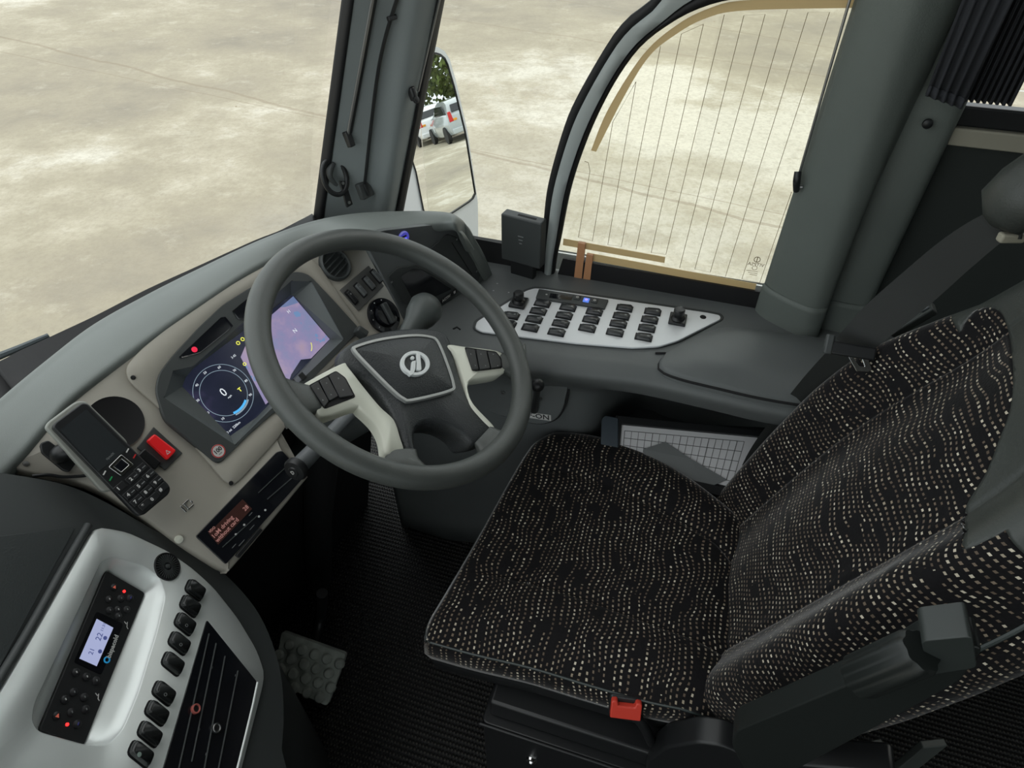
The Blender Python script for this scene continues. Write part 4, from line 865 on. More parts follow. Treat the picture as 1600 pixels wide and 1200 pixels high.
while y < max(ys):
    x = min(xs)+.012+(iy % 2)*.0145
    while x < max(xs):
        if inpoly(x, y, pin): bumps.append(lathe('s', PD.at(x, y, 0), [(rr_, 0), (rr_*.95, .005), (rr_*.7, .008), (0, .009)], pm, pedal, seg=20))
        x += .029
    y += .0255; iy += 1
merge(bumps, 'pedal_studs', pedal)
tube('pedal_arm', [PD.w(0, .0, -.022), PD.w(-.02, .09, -.05), PD.w(-.02, .16, .03)], .012, M['black'], pedal, smooth_n=4)
box('pedal_hinge', WORLD, (PD.o.x, PD.o.y-.02, .015), (.08, .05, .03), M['black'], pedal)
# ================================================================ side console beside the driver
SC_ = thing('side_console', 'long charcoal moulded console under the side window with a silver switch plate', 'console', (1.05, .1, 0))
ZT = .70
ed = [(640, 545), (690, 550), (740, 556), (800, 562), (860, 568), (930, 576), (1000, 584), (1060, 596), (1130, 612), (1200, 628), (1300, 645), (1400, 650)]
E3 = [AZ(a, b, ZT) for a, b in ed]; E3 = [V((.86, .60, ZT))]+[p for p in E3]+[V((.91, -.6, ZT))]
E3 = [p for i, p in enumerate(E3)]
rows = []
for p in E3:
    y = p.y; blk = 1 if y > .13 else (0 if y < .05 else (y-.05)/.08)
    e = p.x+.03
    xw = 1.195
    rows.append([V((xw, y, ZT+.004)), V((xw-.05, y, ZT+.002)), V(((xw+e)/2, y, ZT)), V((e+.015, y, ZT)), V((e-.012, y, ZT-.002)), V((p.x-.004, y, ZT-.014)), V((p.x-.004, y, ZT-.034)), V((p.x+.012, y, ZT-.06)), V((p.x+.03+(1-blk)*.05, y, ZT-.085)), V((p.x+.04+(1-blk)*.15, y, ZT-.12)), V((p.x+.04+(1-blk)*.16, y, ZT-.24)), V((p.x+.05+(1-blk)*.16, y, 0))])
surf('console_shell', rows, M['console'], SC_, nu=4, nv=6, solid=.004, ang=0)
# floor-level shelf in the recess
sh_ = box('lower_shelf', WORLD, (1.065, -.22, .205), (.20, .60, .41), M['dark'], SC_, bevel=.01)
# raised lid to the rear
LZ = ZT+.002
lid = [(1030, 578), (1036, 560), (1056, 546), (1092, 528), (1130, 517), (1190, 522), (1300, 536), (1420, 560), (1500, 600), (1500, 660), (1400, 652), (1300, 640), (1200, 625), (1120, 607), (1060, 592)]
lp = [(p.x, p.y) for p in [AZ(a, b, LZ) for a, b in lid]]
lp = [(p.x, p.y) for p in resamp(cr([V((*q, 0)) for q in ccw(lp)], 4, True), 90)]
cxy = (sum(p[0] for p in lp)/90, sum(p[1] for p in lp)/90)
loops('console_lid', [[V((a, b, LZ-.02)) for a, b in lp], [V((a, b, LZ+.007)) for a, b in lp], [V((a, b, LZ+.012)) for a, b in inset(lp, .005)], [V((a, b, LZ+.013)) for a, b in scl(lp, .86)], [V((a, b, LZ+.021)) for a, b in scl(lp, .76)], [V((a, b, LZ+.023)) for a, b in scl(lp, .4)]], M['console'], SC_, ang=50)
tube('lid_gap', [V((a, b, LZ+.0005)) for a, b in lp], .0028, M['matte'], SC_, seg=8, closed=True)
tube('lid_notch', [AZ(1024, 552, ZT+.001), AZ(1040, 552, ZT+.001)], .0025, M['matte'], SC_, seg=8)
# silver switch plate
CT = Fr((.9, 0, ZT+.0015), (0, -1, 0), (1, 0, 0))   # x rearwards, y to the window
plq = [(742, 512), (745, 502), (822, 454), (835, 450), (850, 451), (1105, 488), (1125, 492), (1127, 498), (1060, 532), (1030, 541), (990, 543), (900, 536), (752, 518)]
pl_ = rpoly(CT.pp(plq, .004), .006, 4); prism('switch_plate', CT, pl_, -.002, .004, M['silver2'], SC_, bevel=.0015)
prism('plate_surround', CT, inset(rpoly(CT.pp(plq, .0), .006, 4), -.005), -.004, .0012, M['dark'], SC_, bevel=.001)
zp = lambda x, y: (740+x/4, 440+y/4)
cols = [[(232, 210), (212, 262)], [(428, 135), (402, 183), (376, 233), (352, 286)], [(588, 160), (564, 210), (542, 260), (516, 314)], [(752, 187), (731, 236), (708, 289)], [(941, 163), (921, 213), (902, 262), (881, 315)], [(1117, 186), (1098, 236), (1080, 289), (1060, 345)]]
for ci_, c_ in enumerate(cols):
    for ri, (x, y) in enumerate(c_):
        f_ = CT.at(*CT.p(*zp(x+2, y+6), .004), .004); w_ = .030; d__ = .0185
        b_ = box('switch_bezel', f_, (0, 0, .0008), (w_+.003, d__+.002, .0018), M['matte'], SC_, bevel=.003)
        s_ = loops('rocker_switch', [[f_.w(a, b, z+(0 if z < .003 else a*.10)) for a, b in rpoly([(-w_/2*s, -d__/2*s), (w_/2*s, -d__/2*s), (w_/2*s, d__/2*s), (-w_/2*s, d__/2*s)], .004, 4)] for s, z in ((1, .001), (1, .003), (.86, .0058))], M['swb'], SC_, ang=60)
        if (ci_+ri) % 3 != 1: box('switch_symbol', f_, (.008, 0, .0068), (.004, .004, .0003), M['faint'], s_, bevel=0)
for (x, y), (kx0, ky0) in (((281, 138), (278, 100)), ((1274, 243), (1274, 205))):
    f_ = CT.at(*CT.p(*zp(x, y), .004), .004); kb_ = box('knob_base', f_, (0, 0, .003), (.033, .036, .007), M['black'], SC_, bevel=.002)
    lathe('mirror_knob', f_.at(0, 0, .006), [(.014, 0), (.0125, .003), (.0095, .005), (.0095, .008), (.0108, .010), (.0108, .020), (.009, .022), (0, .0222)], M['black'], SC_, seg=30)
lathe('blank_hole', CT.at(*CT.p(*zp(1434, 222), .004), .004), [(0, .0002), (.0052, .0002), (.0058, .001), (.0062, 0)], M['matte'], SC_, seg=24)
dc_ = [(845, 451), (850, 450.5), (951, 465), (946, 482), (837, 466)]
dc_ = [(842, 451), (951, 468), (945, 482), (837, 465)]
dv = prism('heater_control', CT, rpoly(CT.pp(dc_, .008), .002, 3), .003, .008, M['dark'], SC_, bevel=.001)
prism('control_window', CT, ccw(CT.pp([(860, 458), (895, 462), (893, 469), (858, 465)], .0085)), .008, .0084, M['gloss'], dv)
for q, mm in (((902, 465), 'dark'), ((916, 469), None), ((929, 470), 'dark')):
    f_ = CT.at(*CT.p(*q, .009), .008); bb = box('control_button', f_, (0, 0, .001), (.0125, .0135, .003), M[mm] if mm else mat('lit_blue', (.1, .2, .6), .4, emit=(.12, .25, .9), es=.5), dv, bevel=.0012)
    ring('button_symbol', f_, circ(0, 0, .0028, 14), circ(0, 0, .0016, 14), .0026, .0029, M['print'] if mm else mat('lit_violet', (.4, .2, .7), .4, emit=(.7, .4, 1), es=.8), dv, n=14)
ring('button_symbol', CT.at(*CT.p(854, 459.5, .009), .008), circ(0, 0, .002, 12), circ(0, 0, .001, 12), 0, .0004, M['print'], dv, n=12)
for q in ((777, 443), (771, 454), (795, 457)): lathe('console_screw', CT.at(*CT.p(*q), 0), [(0, 0), (.002, 0), (0, .0008)], M['steel'], SC_, seg=10)
tube('console_scuff', [AZ(a, b, ZT+.001) for a, b in ((708, 514), (714, 511), (719, 515))], .0016, M['matte'], SC_, seg=6)

# little black box standing on the console by the window
BZ_ = ZT+.036; bo_ = AZ(815, 418, BZ_); bx = thing('control_box', 'small black slab-shaped box standing on the console against the side glass', 'box', bo_)
p0, p1 = AZ(783, 405, BZ_), AZ(843, 422, BZ_); xa = (p1-p0); wl = xa.length; xa.z = 0
BX = Fr((p0+p1)/2, xa, (0, 0, 1)); top_h = BX.p(851, 352)[1]
box('box_body', BX, (0, top_h/2, -.014), (wl, top_h, .026), M['dark'], bx, bevel=.003)
box('box_foot', BX, (0, -.018, -.016), (wl*.6, .04, .016), M['black'], bx)
box('box_slot', BX, (.008, top_h, -.014), (wl*.45, .0012, .006), M['matte'], bx, bevel=.0003)
for i in range(3): box('box_mark', BX, (.0, top_h*.62-i*.008, -.0006), (.012-.003*i, .002, .0006), M['faint'], bx, bevel=0)

# lever panel on the inner face
hb = thing('hand_brake', 'black ball-topped hand brake lever on a rounded panel beside the wheel', 'lever', (.93, .25, .58))
HX = .918; HF = Fr((HX-.058, 0, 0), (0, -1, -.0), (.10, 0, 1)); 
def hp_(q, h=0): return HF.p(*q, h)
hpn = [(735, 588), (870, 583), (886, 592), (887, 606), (880, 640), (868, 657), (845, 664), (820, 660), (735, 636)]
prism('lever_panel', HF, rpoly([hp_(q) for q in hpn],   .015, 5), -.012, .0, M['console'], hb, bevel=.002)
prism('panel_edge', HF, inset(rpoly([hp_(q) for q in hpn], .015, 5), -.004), -.014, -.005, M['matte'], hb)
kc_ = AX(840, 602, HX-.075); fr_ = Fr(kc_, (0, 1, 0), (0, 0, 1))
lathe('lever_knob', Fr(kc_, (1, 0, 0), (0, 1, 0)), [(.0125*math.sin(a), -.0125*math.cos(a)) for a in [i*math.pi/14 for i in range(15)]], M['black'], hb, seg=28)
tube('lever_stem', [kc_+V((0, 0, -.008)), kc_.lerp(HF.w(*hp_((836, 640))), .5), HF.w(*hp_((834, 642)), -.004)], [.006, .006, .009], M['black'], hb, smooth_n=4)
for q in ((786, 613), (843, 622)): ring('lock_plate', HF.at(*hp_(q), 0), circ(0, 0, .0048, 20), circ(0, 0, .0025, 20), -.001, .0018, M['steel'], hb, n=20)
lf = HF.at(*hp_((838, 650)), .0006); e0, e1 = V(hp_((820, 646))), V(hp_((862, 652))); an = math.atan2((e1-e0).y, (e1-e0).x); lf = HF.at(*hp_((833, 649)), .0006, an)
lb = box('off_on_label', lf, (0, 0, 0), (.076, .0150, .0008), M['print'], hb, bevel=.0002); text('label_text', lf.at(0, 0, .0006), 'OFF-ON', .0165, M['black'], lb, bold=.0003, sx=1.15)

# document wallet on the shelf
dz = thing('document_wallet', 'open black document wallet lying beside the seat below the console', 'wallet', AZ(1060, 700, .45))
DW0 = AZ(962, 652, .52); DW1 = AZ(1190, 684, .52); dx_ = DW1-DW0; DWF = Fr(DW0, dx_, (1, 0, .45))   # x rearwards, y towards the window
if DWF.z.z < 0: DWF = Fr(DW0, dx_, (-1, 0, -.45))
dwp = lambda P, h=0: ccw(DWF.pp(P, h))
prism('wallet_base', DWF, rpoly(dwp([(940, 655), (1220, 668), (1190, 790), (1100, 780), (938, 720)]), .004, 3), -.012, -.002, M['black'], dz, bevel=.002)
ring('wallet_frame', DWF, dwp([(962, 650), (1210, 676), (1190, 790), (955, 740)]), dwp([(971, 664), (1184, 684), (1165, 770), (966, 725)]), -.004, .006, M['black'], dz, bevel=.002, n=4)
prism('wallet_spine', DWF, rpoly(dwp([(940, 656), (946, 651), (966, 655), (966, 720), (938, 715)]), .003, 3), -.004, .008, mat('spine_blue_grey', (.05, .065, .08), .4), dz, bevel=.002)
pa = thing('log_sheet', 'white ruled log sheet lying in the black document wallet', 'paper', DWF.w(*DWF.p(1060, 700), 0)) 
prism('sheet', DWF, dwp([(970, 664), (1184, 683), (1160, 765), (966, 720)], -.001), -.0015, -.0003, M['paper'], pa)
def rule(p, q, t=.0006): tube('ruled_line', [DWF.w(*DWF.p(*p), .0), DWF.w(*DWF.p(*q), .0)], t, M['ink'], pa, seg=4)
def lerp2(p, q, t): return (p[0]+(q[0]-p[0])*t, p[1]+(q[1]-p[1])*t)
c00, c10, c01, c11 = (976, 673), (1163, 690), (972, 718), (1145, 752)
for j in range(5): rule(lerp2(c00, c01, j*.25), lerp2(c10, c11, j*.25))
for i in range(18): rule(lerp2(c00, c10, i/17), lerp2(c01, c11, i/17), .0006 if i % 4 else .0009)
fl = thing('folded_leaflet', 'grey crumpled leaflet corner lying over the ruled log sheet', 'paper', DWF.w(*DWF.p(1040, 705), .004))
pts = [(1005, 702), (1040, 690), (1080, 718), (1136, 749), (1100, 765), (1010, 735)]
q = dwp(pts, .003); loops('leaflet', [[DWF.w(a, b, .0015) for a, b in q], [DWF.w(a, b, .0022+.003*(i % 2)) for i, (a, b) in enumerate(q)]], mat('leaflet_grey', (.16, .17, .17), .6), fl, smooth=False)

# ================================================================ driver's seat
seat = thing('driver_seat', 'dark driver seat in dotted moquette with leatherette shoulders and folded armrest', 'seat', (.68, 0, 0))
SZ = .47
FLc, FRc = AZ(668, 1000, SZ-.012), AZ(862, 682, SZ)
leftE = [AZ(a, b, SZ-.005) for a, b in ((668, 1000), (740, 1021), (830, 1043), (920, 1070), (1010, 1095), (1092, 1112))]
leftE += [V((leftE[-1].x-.0, leftE[-1].y-.07, SZ-.01))]
rightE = [AZ(a, b, SZ) for a, b in ((862, 682), (900, 681), (960, 694), (1020, 720), (1080, 756), (1150, 812), (1180, 850))]
rightE += [V((rightE[-1].x-.01, rightE[-1].y-.05, SZ-.01))]
front = [AZ(a, b, SZ-.006) for a, b in ((668, 1000), (672, 975), (698, 930), (740, 858), (775, 795), (800, 750), (822, 714), (838, 694), (862, 682))]
rear = [leftE[-1], V((.60, -.235, SZ-.01)), V((.76, -.235, SZ-.01)), rightE[-1]]
NG = 70
rf = lambda P: resamp(cr(P, 8), NG+1, False)
Lc, Rc, Fc, Bc = rf(leftE), rf(rightE), rf(front), rf(rear)
vs, uv = [], []
def gs(x, c, w): return math.exp(-((x-c)/w)**2)
for j in range(NG+1):
    v = j/NG
    for i in range(NG+1):
        u = i/NG
        p = Fc[i]*(1-v)+Bc[i]*v+Lc[j]*(1-u)+Rc[j]*u-(Fc[0]*(1-u)*(1-v)+Fc[NG]*u*(1-v)+Bc[0]*(1-u)*v+Bc[NG]*u*v)
        edge = min(u, 1-u, v*1.0); h = .016*(1-math.exp(-edge/.05))
        h += .012*(gs(u, .12, .12)+gs(u, .9, .12))*(1-math.exp(-edge/.06)) + .006*math.sin(v*math.pi) - .010*gs(u, .5, .28)*math.sin(min(1, v*1.3)*math.pi)
        h -= .0075*(gs(u, .26, .014)+gs(u, .74, .014))*min(1, v*8)
        h -= .02*max(0, v-.8)/.2
        q = p+V((0, 0, h)); vs.append(q); uv.append((q.x, q.y))
W1 = NG+1; fs = [(j*W1+i, (j+1)*W1+i, (j+1)*W1+i+1, j*W1+i+1) for j in range(NG) for i in range(NG)]
fs = [tuple(reversed(f)) for f in fs]
mesh('seat_cushion', vs, fs, M['fabric'], seat, uv=uv, ang=0, solid=.004)
ol = [vs[i] for i in range(W1)]+[vs[j*W1+NG] for j in range(1, W1)]+[vs[NG*W1+i] for i in range(NG-1, -1, -1)]+[vs[j*W1] for j in range(NG-1, 0, -1)]
cen = V((.68, .02, 0))
def off(P, d, dz):
    out = []
    for p in P: r_ = V((p.x-cen.x, p.y-cen.y, 0)); out.append(p+r_.normalized()*d+V((0, 0, dz)))
    return out
sk = [ol, off(ol, .007, -.012), off(ol, .009, -.04), off(ol, .0, -.068), off(ol, -.03, -.08)]
vv = [p for l in sk for p in l]; m_ = len(ol); ff = []; uu = []
per = [0]
for i in range(1, m_): per.append(per[-1]+(ol[i]-ol[i-1]).length)
hh = [0, .013, .036, .065, .095]
for li, l in enumerate(sk):
    for i in range(m_): uu.append((hh[li]+1.3, per[i]))
for li in range(len(sk)-1):
    for i in range(m_): q = (i+1) % m_; ff.append((li*m_+i, li*m_+q, (li+1)*m_+q, (li+1)*m_+i))
mesh('cushion_side', vv, ff, M['fabric'], seat, uv=uu, ang=0)
tube('cushion_piping', [p+V((0, 0, .0)) for p in off(ol, .002, -.001)], .0028, M['piping'], seat, closed=True, seg=8)
loops('seat_pan', [off([V((p.x, p.y, .415)) for p in ol], -.015, 0), off([V((p.x, p.y, .40)) for p in ol], .0, 0), off([V((p.x, p.y, .36)) for p in ol], -.005, 0), off([V((p.x, p.y, .345)) for p in ol], -.03, 0)], M['black'], seat, ang=50)
# pedestal
px0 = AZ(752, 1128, .29)
loops('pedestal', [[V((x, y, z)) for x, y in rpoly([(px0.x, px0.y), (.90, px0.y), (.90, -.24), (px0.x, -.24)], .01, 3)] for z in (0, .285, .29)], M['black'], seat, bevel=.003)
box('pedestal_top', WORLD, ((px0.x+.90)/2, (px0.y-.24)/2, .32), (.90-px0.x-.03, px0.y+.22, .055), M['black'], seat, bevel=.006)
tube('pedestal_edge', [V((px0.x-.002, px0.y+.002, .288)), V((px0.x-.002, -.25, .288))], .003, M['black'], seat, seg=10)
bl_ = AX(830, 1189, px0.x-.002); lathe('pedestal_bolt', Fr(bl_, (0, 1, 0), (0, 0, -1)), [(0, -.002), (.012, -.002), (.011, .002), (.006, .003), (.004, .006), (0, .006)] , M['chrome'], seat, seg=20)
# patches of wear on the cushion
wm = mat('wear_patch', (.16, .17, .17), .8)
def surfpt(px, py):
    b = None
    for q in vs:
        d = q-CAM; zc = d.dot(Fd); e = (800+FPX*d.dot(Rt)/zc-px)**2+(600-FPX*d.dot(Up)/zc-py)**2
        if b is None or e < b[0]: b = (e, q)
    return b[1]
for px, py, r_ in ((862, 859, .0075), (825, 916, .0048)):
    q = surfpt(px, py); rnd = random.Random(px); rr2 = [r_*rnd.uniform(.6, 1.3) for i in range(14)]
    f_ = Fr(q+V((0, 0, .0005)), (1, 0, 0), (0, 1, 0)); prism('wear_patch', f_, [(rr2[i]*math.cos(i*6.283/14)*1.3, rr2[i]*math.sin(i*6.283/14)) for i in range(14)], 0, .0006, wm, seat)

# backrest
rc = R(21); BF = Fr((.68, -.19, .455), (1, 0, 0), (0, -math.sin(rc), math.cos(rc))); BF = Fr(BF.o, BF.x, BF.y)   # z would face forward
fw = V((0, math.cos(rc), math.sin(rc)))
def bw(x, y, z): return BF.o+BF.x*x+BF.y*y+fw*z
prof = [(-.02, .235), (.06, .244), (.16, .252), (.28, .256), (.38, .250), (.46, .236), (.53, .214), (.60, .185), (.66, .165), (.74, .150)]
def hwid(y):
    for (a, b), (c, d) in zip(prof, prof[1:]):
        if y <= c: t = (y-a)/(c-a); t = max(0, t); return b+(d-b)*(t*t*(3-2*t) if False else t)
    return prof[-1][1]
NU, NV = 170, 200
g = []; guv = []
for j in range(NV+1):
    y = -.02+.76*j/NV; hw = hwid(y); hw = (hwid(y-.02)+hwid(y)+hwid(min(y+.02, .74)))/3 if 0 < y < .72 else hw
    row = []
    for i in range(NU+1):
        t = -1+2*i/NU; x = t*hw; at = abs(t)
        bol = gs(at, .80, .22)*.058*(.45+.55*math.sin(min(1, max(0, (y+.1)/.5))*math.pi/2))*(1 if y < .40 else max(.35, 1-(y-.40)/.25))
        cen_ = .030*math.exp(-(t/.42)**2)*(.4+.6*math.sin(max(0, min(1, y/.6))*math.pi))
        ed_ = -.05*max(0, (at-.86)/.14)**2
        sh_ = .035*(1/(1+math.exp(-(y-.58)/.03)))*math.exp(-(t/.75)**4)
        z = .008+bol+cen_+ed_+sh_-.004*gs(at, .50, .02)
        z += -.012*(y-.3)/.3 if y > .3 else 0
        row.append((x, y, z))
    g.append(row)
vsb = [bw(*q) for r_ in g for q in r_]; uvb = []
vacc = [2.0]*(NU+1)
for j, r_ in enumerate(g):
    acc = [0]
    for i in range(1, NU+1): acc.append(acc[-1]+(V(r_[i])-V(r_[i-1])).length)
    for i in range(NU+1):
        if j: vacc[i] += (V(r_[i])-V(g[j-1][i])).length
    for i in range(NU+1): uvb.append((acc[i]-acc[NU//2]+.3, vacc[i]))
def pix(q): d = q-CAM; zc = d.dot(Fd); return (800+FPX*d.dot(Rt)/zc, 600-FPX*d.dot(Up)/zc)
W2 = NU+1
lthP = [(1480, 474), (1490, 505), (1500, 520), (1506, 506), (1522, 486), (1545, 480), (1566, 492), (1578, 530), (1583, 590), (1578, 640), (1560, 690), (1540, 740), (1510, 790), (1508, 830), (1505, 858), (1560, 835), (1640, 780), (1900, 600), (1900, 100), (1480, 200), (1440, 400)]
isl = []
for j in range(NV):
    for i in range(NU):
        q = (vsb[j*W2+i]+vsb[(j+1)*W2+i+1])/2; X_, Y_ = pix(q); isl.append(inpoly(X_, Y_, lthP) or g[j][i][1] > .66 or (g[j][i][1] > .52 and g[j][i][0] < -.10))
PG = [pix(q) for q in vsb]
cl_ = [(p.x, p.y) for p in cr([V((*q, 0)) for q in lthP[:17]], 6)]
fl = [[isl[j*NU+i] for i in range(NU)] for j in range(NV)]; newp = {}
for j in range(1, NV):
    for i in range(1, NU):
        s4 = {fl[j-1][i-1], fl[j-1][i], fl[j][i-1], fl[j][i]}
        if len(s4) < 2 or g[j][i][1] > .65: continue
        k0 = j*W2+i; P0 = V(PG[k0]); best = None
        for a, b in zip(cl_, cl_[1:]):
            a, b = V(a), V(b); e = b-a; t = max(0, min(1, (P0-a).dot(e)/max(e.length_squared, 1e-9))); q = a+e*t
            if best is None or (q-P0).length < best[0]: best = ((q-P0).length, q)
        if best[0] > 8: continue
        D = best[1]-P0; ju = (V(PG[k0+1])-V(PG[k0-1]))/2; jv = (V(PG[k0+W2])-V(PG[k0-W2]))/2; det = ju.x*jv.y-ju.y*jv.x
        if abs(det) < 1e-6: continue
        di = (D.x*jv.y-D.y*jv.x)/det; dj = (ju.x*D.y-ju.y*D.x)/det; di = max(-.8, min(.8, di)); dj = max(-.8, min(.8, dj))
        newp[k0] = vsb[k0]+(vsb[k0+1]-vsb[k0-1])*(di/2)+(vsb[k0+W2]-vsb[k0-W2])*(dj/2)
for k0, q in newp.items(): vsb[k0] = q
def sub(flag, name, m):
    fs = []; used = {}; nv_ = []; nuv = []
    for j in range(NV):
        for i in range(NU):
            if isl[j*NU+i] != flag: continue
            f = []
            for k_ in (j*W2+i, j*W2+i+1, (j+1)*W2+i+1, (j+1)*W2+i):
                if k_ not in used: used[k_] = len(nv_); nv_.append(vsb[k_]); nuv.append(uvb[k_])
                f.append(used[k_])
            fs.append(tuple(f))
    if fs: return mesh(name, nv_, fs, m, seat, uv=nuv, ang=0, solid=-.004)
sub(False, 'backrest', M['fabric']); sub(True, 'shoulder_panel', M['lth'])
eL = [vsb[j*W2] for j in range(NV+1)]; eR = [vsb[j*W2+NU] for j in range(NV+1)]
for E_, s_ in ((eL, -1), (eR, 1)):
    tube('backrest_piping', E_[::4], .0030, M['piping'], seat, seg=8)
    rows = [[p, p+BF.x*s_*.006-fw*.025, p+BF.x*s_*.002-fw*.055, p-BF.x*s_*.02-fw*.08] for p in E_[::5]]
    vv = [p for r_ in rows for p in r_]; uu = [(k_*.028+3, j*5*.004) for j in range(len(rows)) for k_ in range(4)]
    ff = [(j*4+k_, j*4+k_+1, (j+1)*4+k_+1, (j+1)*4+k_) for j in range(len(rows)-1) for k_ in range(3)]
    mesh('backrest_side', vv, ff, M['fabric'], seat, uv=uu, ang=0, solid=.002)
ls = []
for y in (-.04, .1, .3, .5, .65, .76):
    hw = hwid(y)-.012; ls.append([bw(a*hw, y, z) for a, z in ((-1, -.045), (-1, -.07), (-.8, -.11), (0, -.12), (.8, -.11), (1, -.07), (1, -.045), (0, -.03))])
loops('back_shell', ls, M['black'], seat, ang=50)
# head section
hs = []
for y, w_, zf, zb in ((.69, .11, .035, -.06), (.71, .125, .055, -.07), (.76, .135, .062, -.08), (.83, .13, .058, -.085), (.88, .115, .045, -.08), (.90, .09, .02, -.06)):
    hs.append([bw(w_*math.copysign(abs(math.cos(a))**.6, math.cos(a)), y, (zf+zb)/2+(zf-zb)/2*math.copysign(abs(math.sin(a))**.7, math.sin(a))) for a in [i*6.2832/28 for i in range(28)]])
loops('headrest', hs, M['lth'], seat, ang=0)
# belt outlet on the right shoulder
bo0 = AX(1590, 312, .88)
blob = [[bo0+V((r_*.05*math.cos(a), 0, 0))+V((0, -.5, .85)).normalized()*(h_)+V((0, .85, .5)).normalized()*r_*.035*math.sin(a) for a in [i*6.2832/24 for i in range(24)]] for r_, h_ in ((.3, -.035), (.9, -.02), (1.05, .01), (1.0, .05), (.7, .085), (.2, .1))]
loops('belt_outlet_cover', blob, M['lth'], seat, ang=0)
g0 = AX(1580, 371, .86); box('belt_guide', Fr(g0, (.3, -1, 0), (0, .3, 1)), (0, 0, 0), (.03, .012, .012), M['beige'], seat, bevel=.003)
# recline switch on the seat side
rs0 = AX(1432, 492, .955); fsw = Fr(rs0, (0, -.55, .85), (1, 0, .1)); rsw = box('side_control', fsw, (-.01, 0, -.004), (.07, .024, .014), mat('grey_plastic', (.06, .07, .066), .5), seat, bevel=.003); box('side_button', fsw, (.016, .0, .004), (.012, .014, .004), mat('grey_button', (.14, .16, .17), .4), seat, bevel=.001)

# armrest folded up on the left of the backrest
AR = Fr((.372, 0, 0), (0, -1, 0), (0, 0, 1)); AR = Fr((.372, -.2, .8), (0, -1, 0), (0, 0, 1))   # z = -X (towards the aisle)
ap = lambda P: ccw([AR.p(a, b) for a, b in P])
am = mat('armrest_black', (.013, .016, .015), .45)
prism('armrest', AR, rpoly(ap([(1143, 1165), (1150, 1142), (1330, 1068), (1420, 1026), (1450, 1008), (1540, 1010), (1500, 1065), (1400, 1120), (1250, 1200), (1170, 1215)]), .012, 4), -.03, 0, am, seat, bevel=.008)
prism('armrest_hinge', AR, rpoly(ap([(1438, 992), (1518, 984), (1525, 1034), (1448, 1046)]), .006, 4), -.028, .006, mat('hinge_grey', (.032, .038, .036), .4), seat, bevel=.006)
k0_, k1_ = AX(1338, 1060, .366), AX(1440, 1016, .366); ax = (k1_-k0_).normalized(); kf = Fr(k0_, ax.cross(V((-1, 0, 0))), V((-1, 0, 0)))
kf = Fr(k0_, V((-1, 0, 0)), ax.cross(V((-1, 0, 0))));
if kf.z.dot(ax) < 0: kf = Fr(k0_, V((-1, 0, 0)), -ax.cross(V((-1, 0, 0))))
Lk = (k1_-k0_).length; n_ = 40
lsk = [[kf.w((r_+.0010*math.cos(8*a))*math.cos(a), (r_+.0012*math.cos(8*a))*math.sin(a), z) for a in [i*6.2832/48 for i in range(48)]] for r_, z in ((.017, 0), (.0205, .004), (.0205, Lk-.006), (.018, Lk))]
loops('armrest_knob', lsk, am, seat, ang=40)
prism('recliner_cover', Fr((.405, -.2, .5), (0, -1, 0), (0, 0, 1)), rpoly([Fr((.405, -.2, .5), (0, -1, 0), (0, 0, 1)).p(a, b) for a, b in ((1040, 1168), (1090, 1160), (1130, 1166), (1180, 1190), (1400, 1210), (1400, 1320), (1000, 1320), (1010, 1190))], .01, 3), -.04, 0, M['black'], seat, bevel=.006)
# buckle
bk0 = AZ(978, 1106, .462); bu = thing('seat_belt_buckle', 'red-topped seat belt buckle at the left of the cushion', 'buckle', bk0)
e0, e1 = AZ(957, 1100, .46), AZ(1005, 1106, .46); BK = Fr(bk0, e1-e0, (0, .0, 1)); BK = Fr(bk0, e1-e0, V((-.45, .1, -.85))*-1)
bw_ = (e1-e0).length
BKt = Fr(bk0, e1-e0, V((.5, 0, .85)))
prism('release_button', BKt, rpoly([(-bw_/2, -.016), (bw_/2, -.016), (bw_/2*.98, .013), (bw_*.3, .014), (bw_*.27, .006), (-bw_*.27, .006), (-bw_*.3, .014), (-bw_/2*.98, .013)], .002, 3), -.006, .006, M['redbtn'], bu, bevel=.002)
box('buckle_case', BKt, (0, -.002, -.011), (bw_*1.06, .036, .014), M['black'], bu, bevel=.004)
tube('buckle_stalk', [BKt.w(0, -.01, -.016), BKt.w(.03, -.04, -.02), V((.43, -.10, .36))], .008, M['black'], bu, smooth_n=4)

# seat belt
sb = thing('seat_belt', 'black seat belt hanging from the seat shoulder down beside the console', 'seat belt', AX(1310, 545, .96))
def facing(P):
    D = []
    for i in range(len(P)): t = (P[min(i+1, len(P)-1)]-P[max(i-1, 0)]).normalized(); D.append(t.cross((CAM-P[i]).normalized()).normalized())
    return D
bp1 = [AX(a, b, x) for a, b, x in ((1600, 350, .86), (1560, 352, .88), (1500, 392, .89), (1430, 452, .895), (1370, 503, .895), (1326, 545, .89))]
D1 = facing(bp1); D1[0] = (D1[0]+V((0, 0, .4))).normalized()
strap('shoulder_webbing', bp1, D1, [.036, .040, .050, .056, .055, .047], .0012, M['belt'], sb)
bp2 = [AX(a, b, x) for a, b, x in ((1322, 552, .895), (1270, 605, .91), (1215, 672, .925), (1180, 720, .935), (1155, 775, .94))]
strap('lap_webbing', bp2, facing(bp2), [.045, .042, .040, .036, .034], .0012, M['belt'], sb)
tg = AX(1332, 548, .862); tf = Fr(tg, AX(1375, 548, .958)-AX(1295, 540, .958), V((.0, .3, 1))); tv = (CAM-tg).normalized(); tx = (AX(1370, 550, .862)-AX(1295, 538, .862)).normalized(); tf = Fr(tg, tx, tv.cross(tx))
box('tongue_head', tf, (0, 0, .003), (.062, .020, .009), M['black'], sb, bevel=.003); box('belt_loop', tf, (-.034, .004, .003), (.012, .030, .012), M['dark'], sb, bevel=.003)
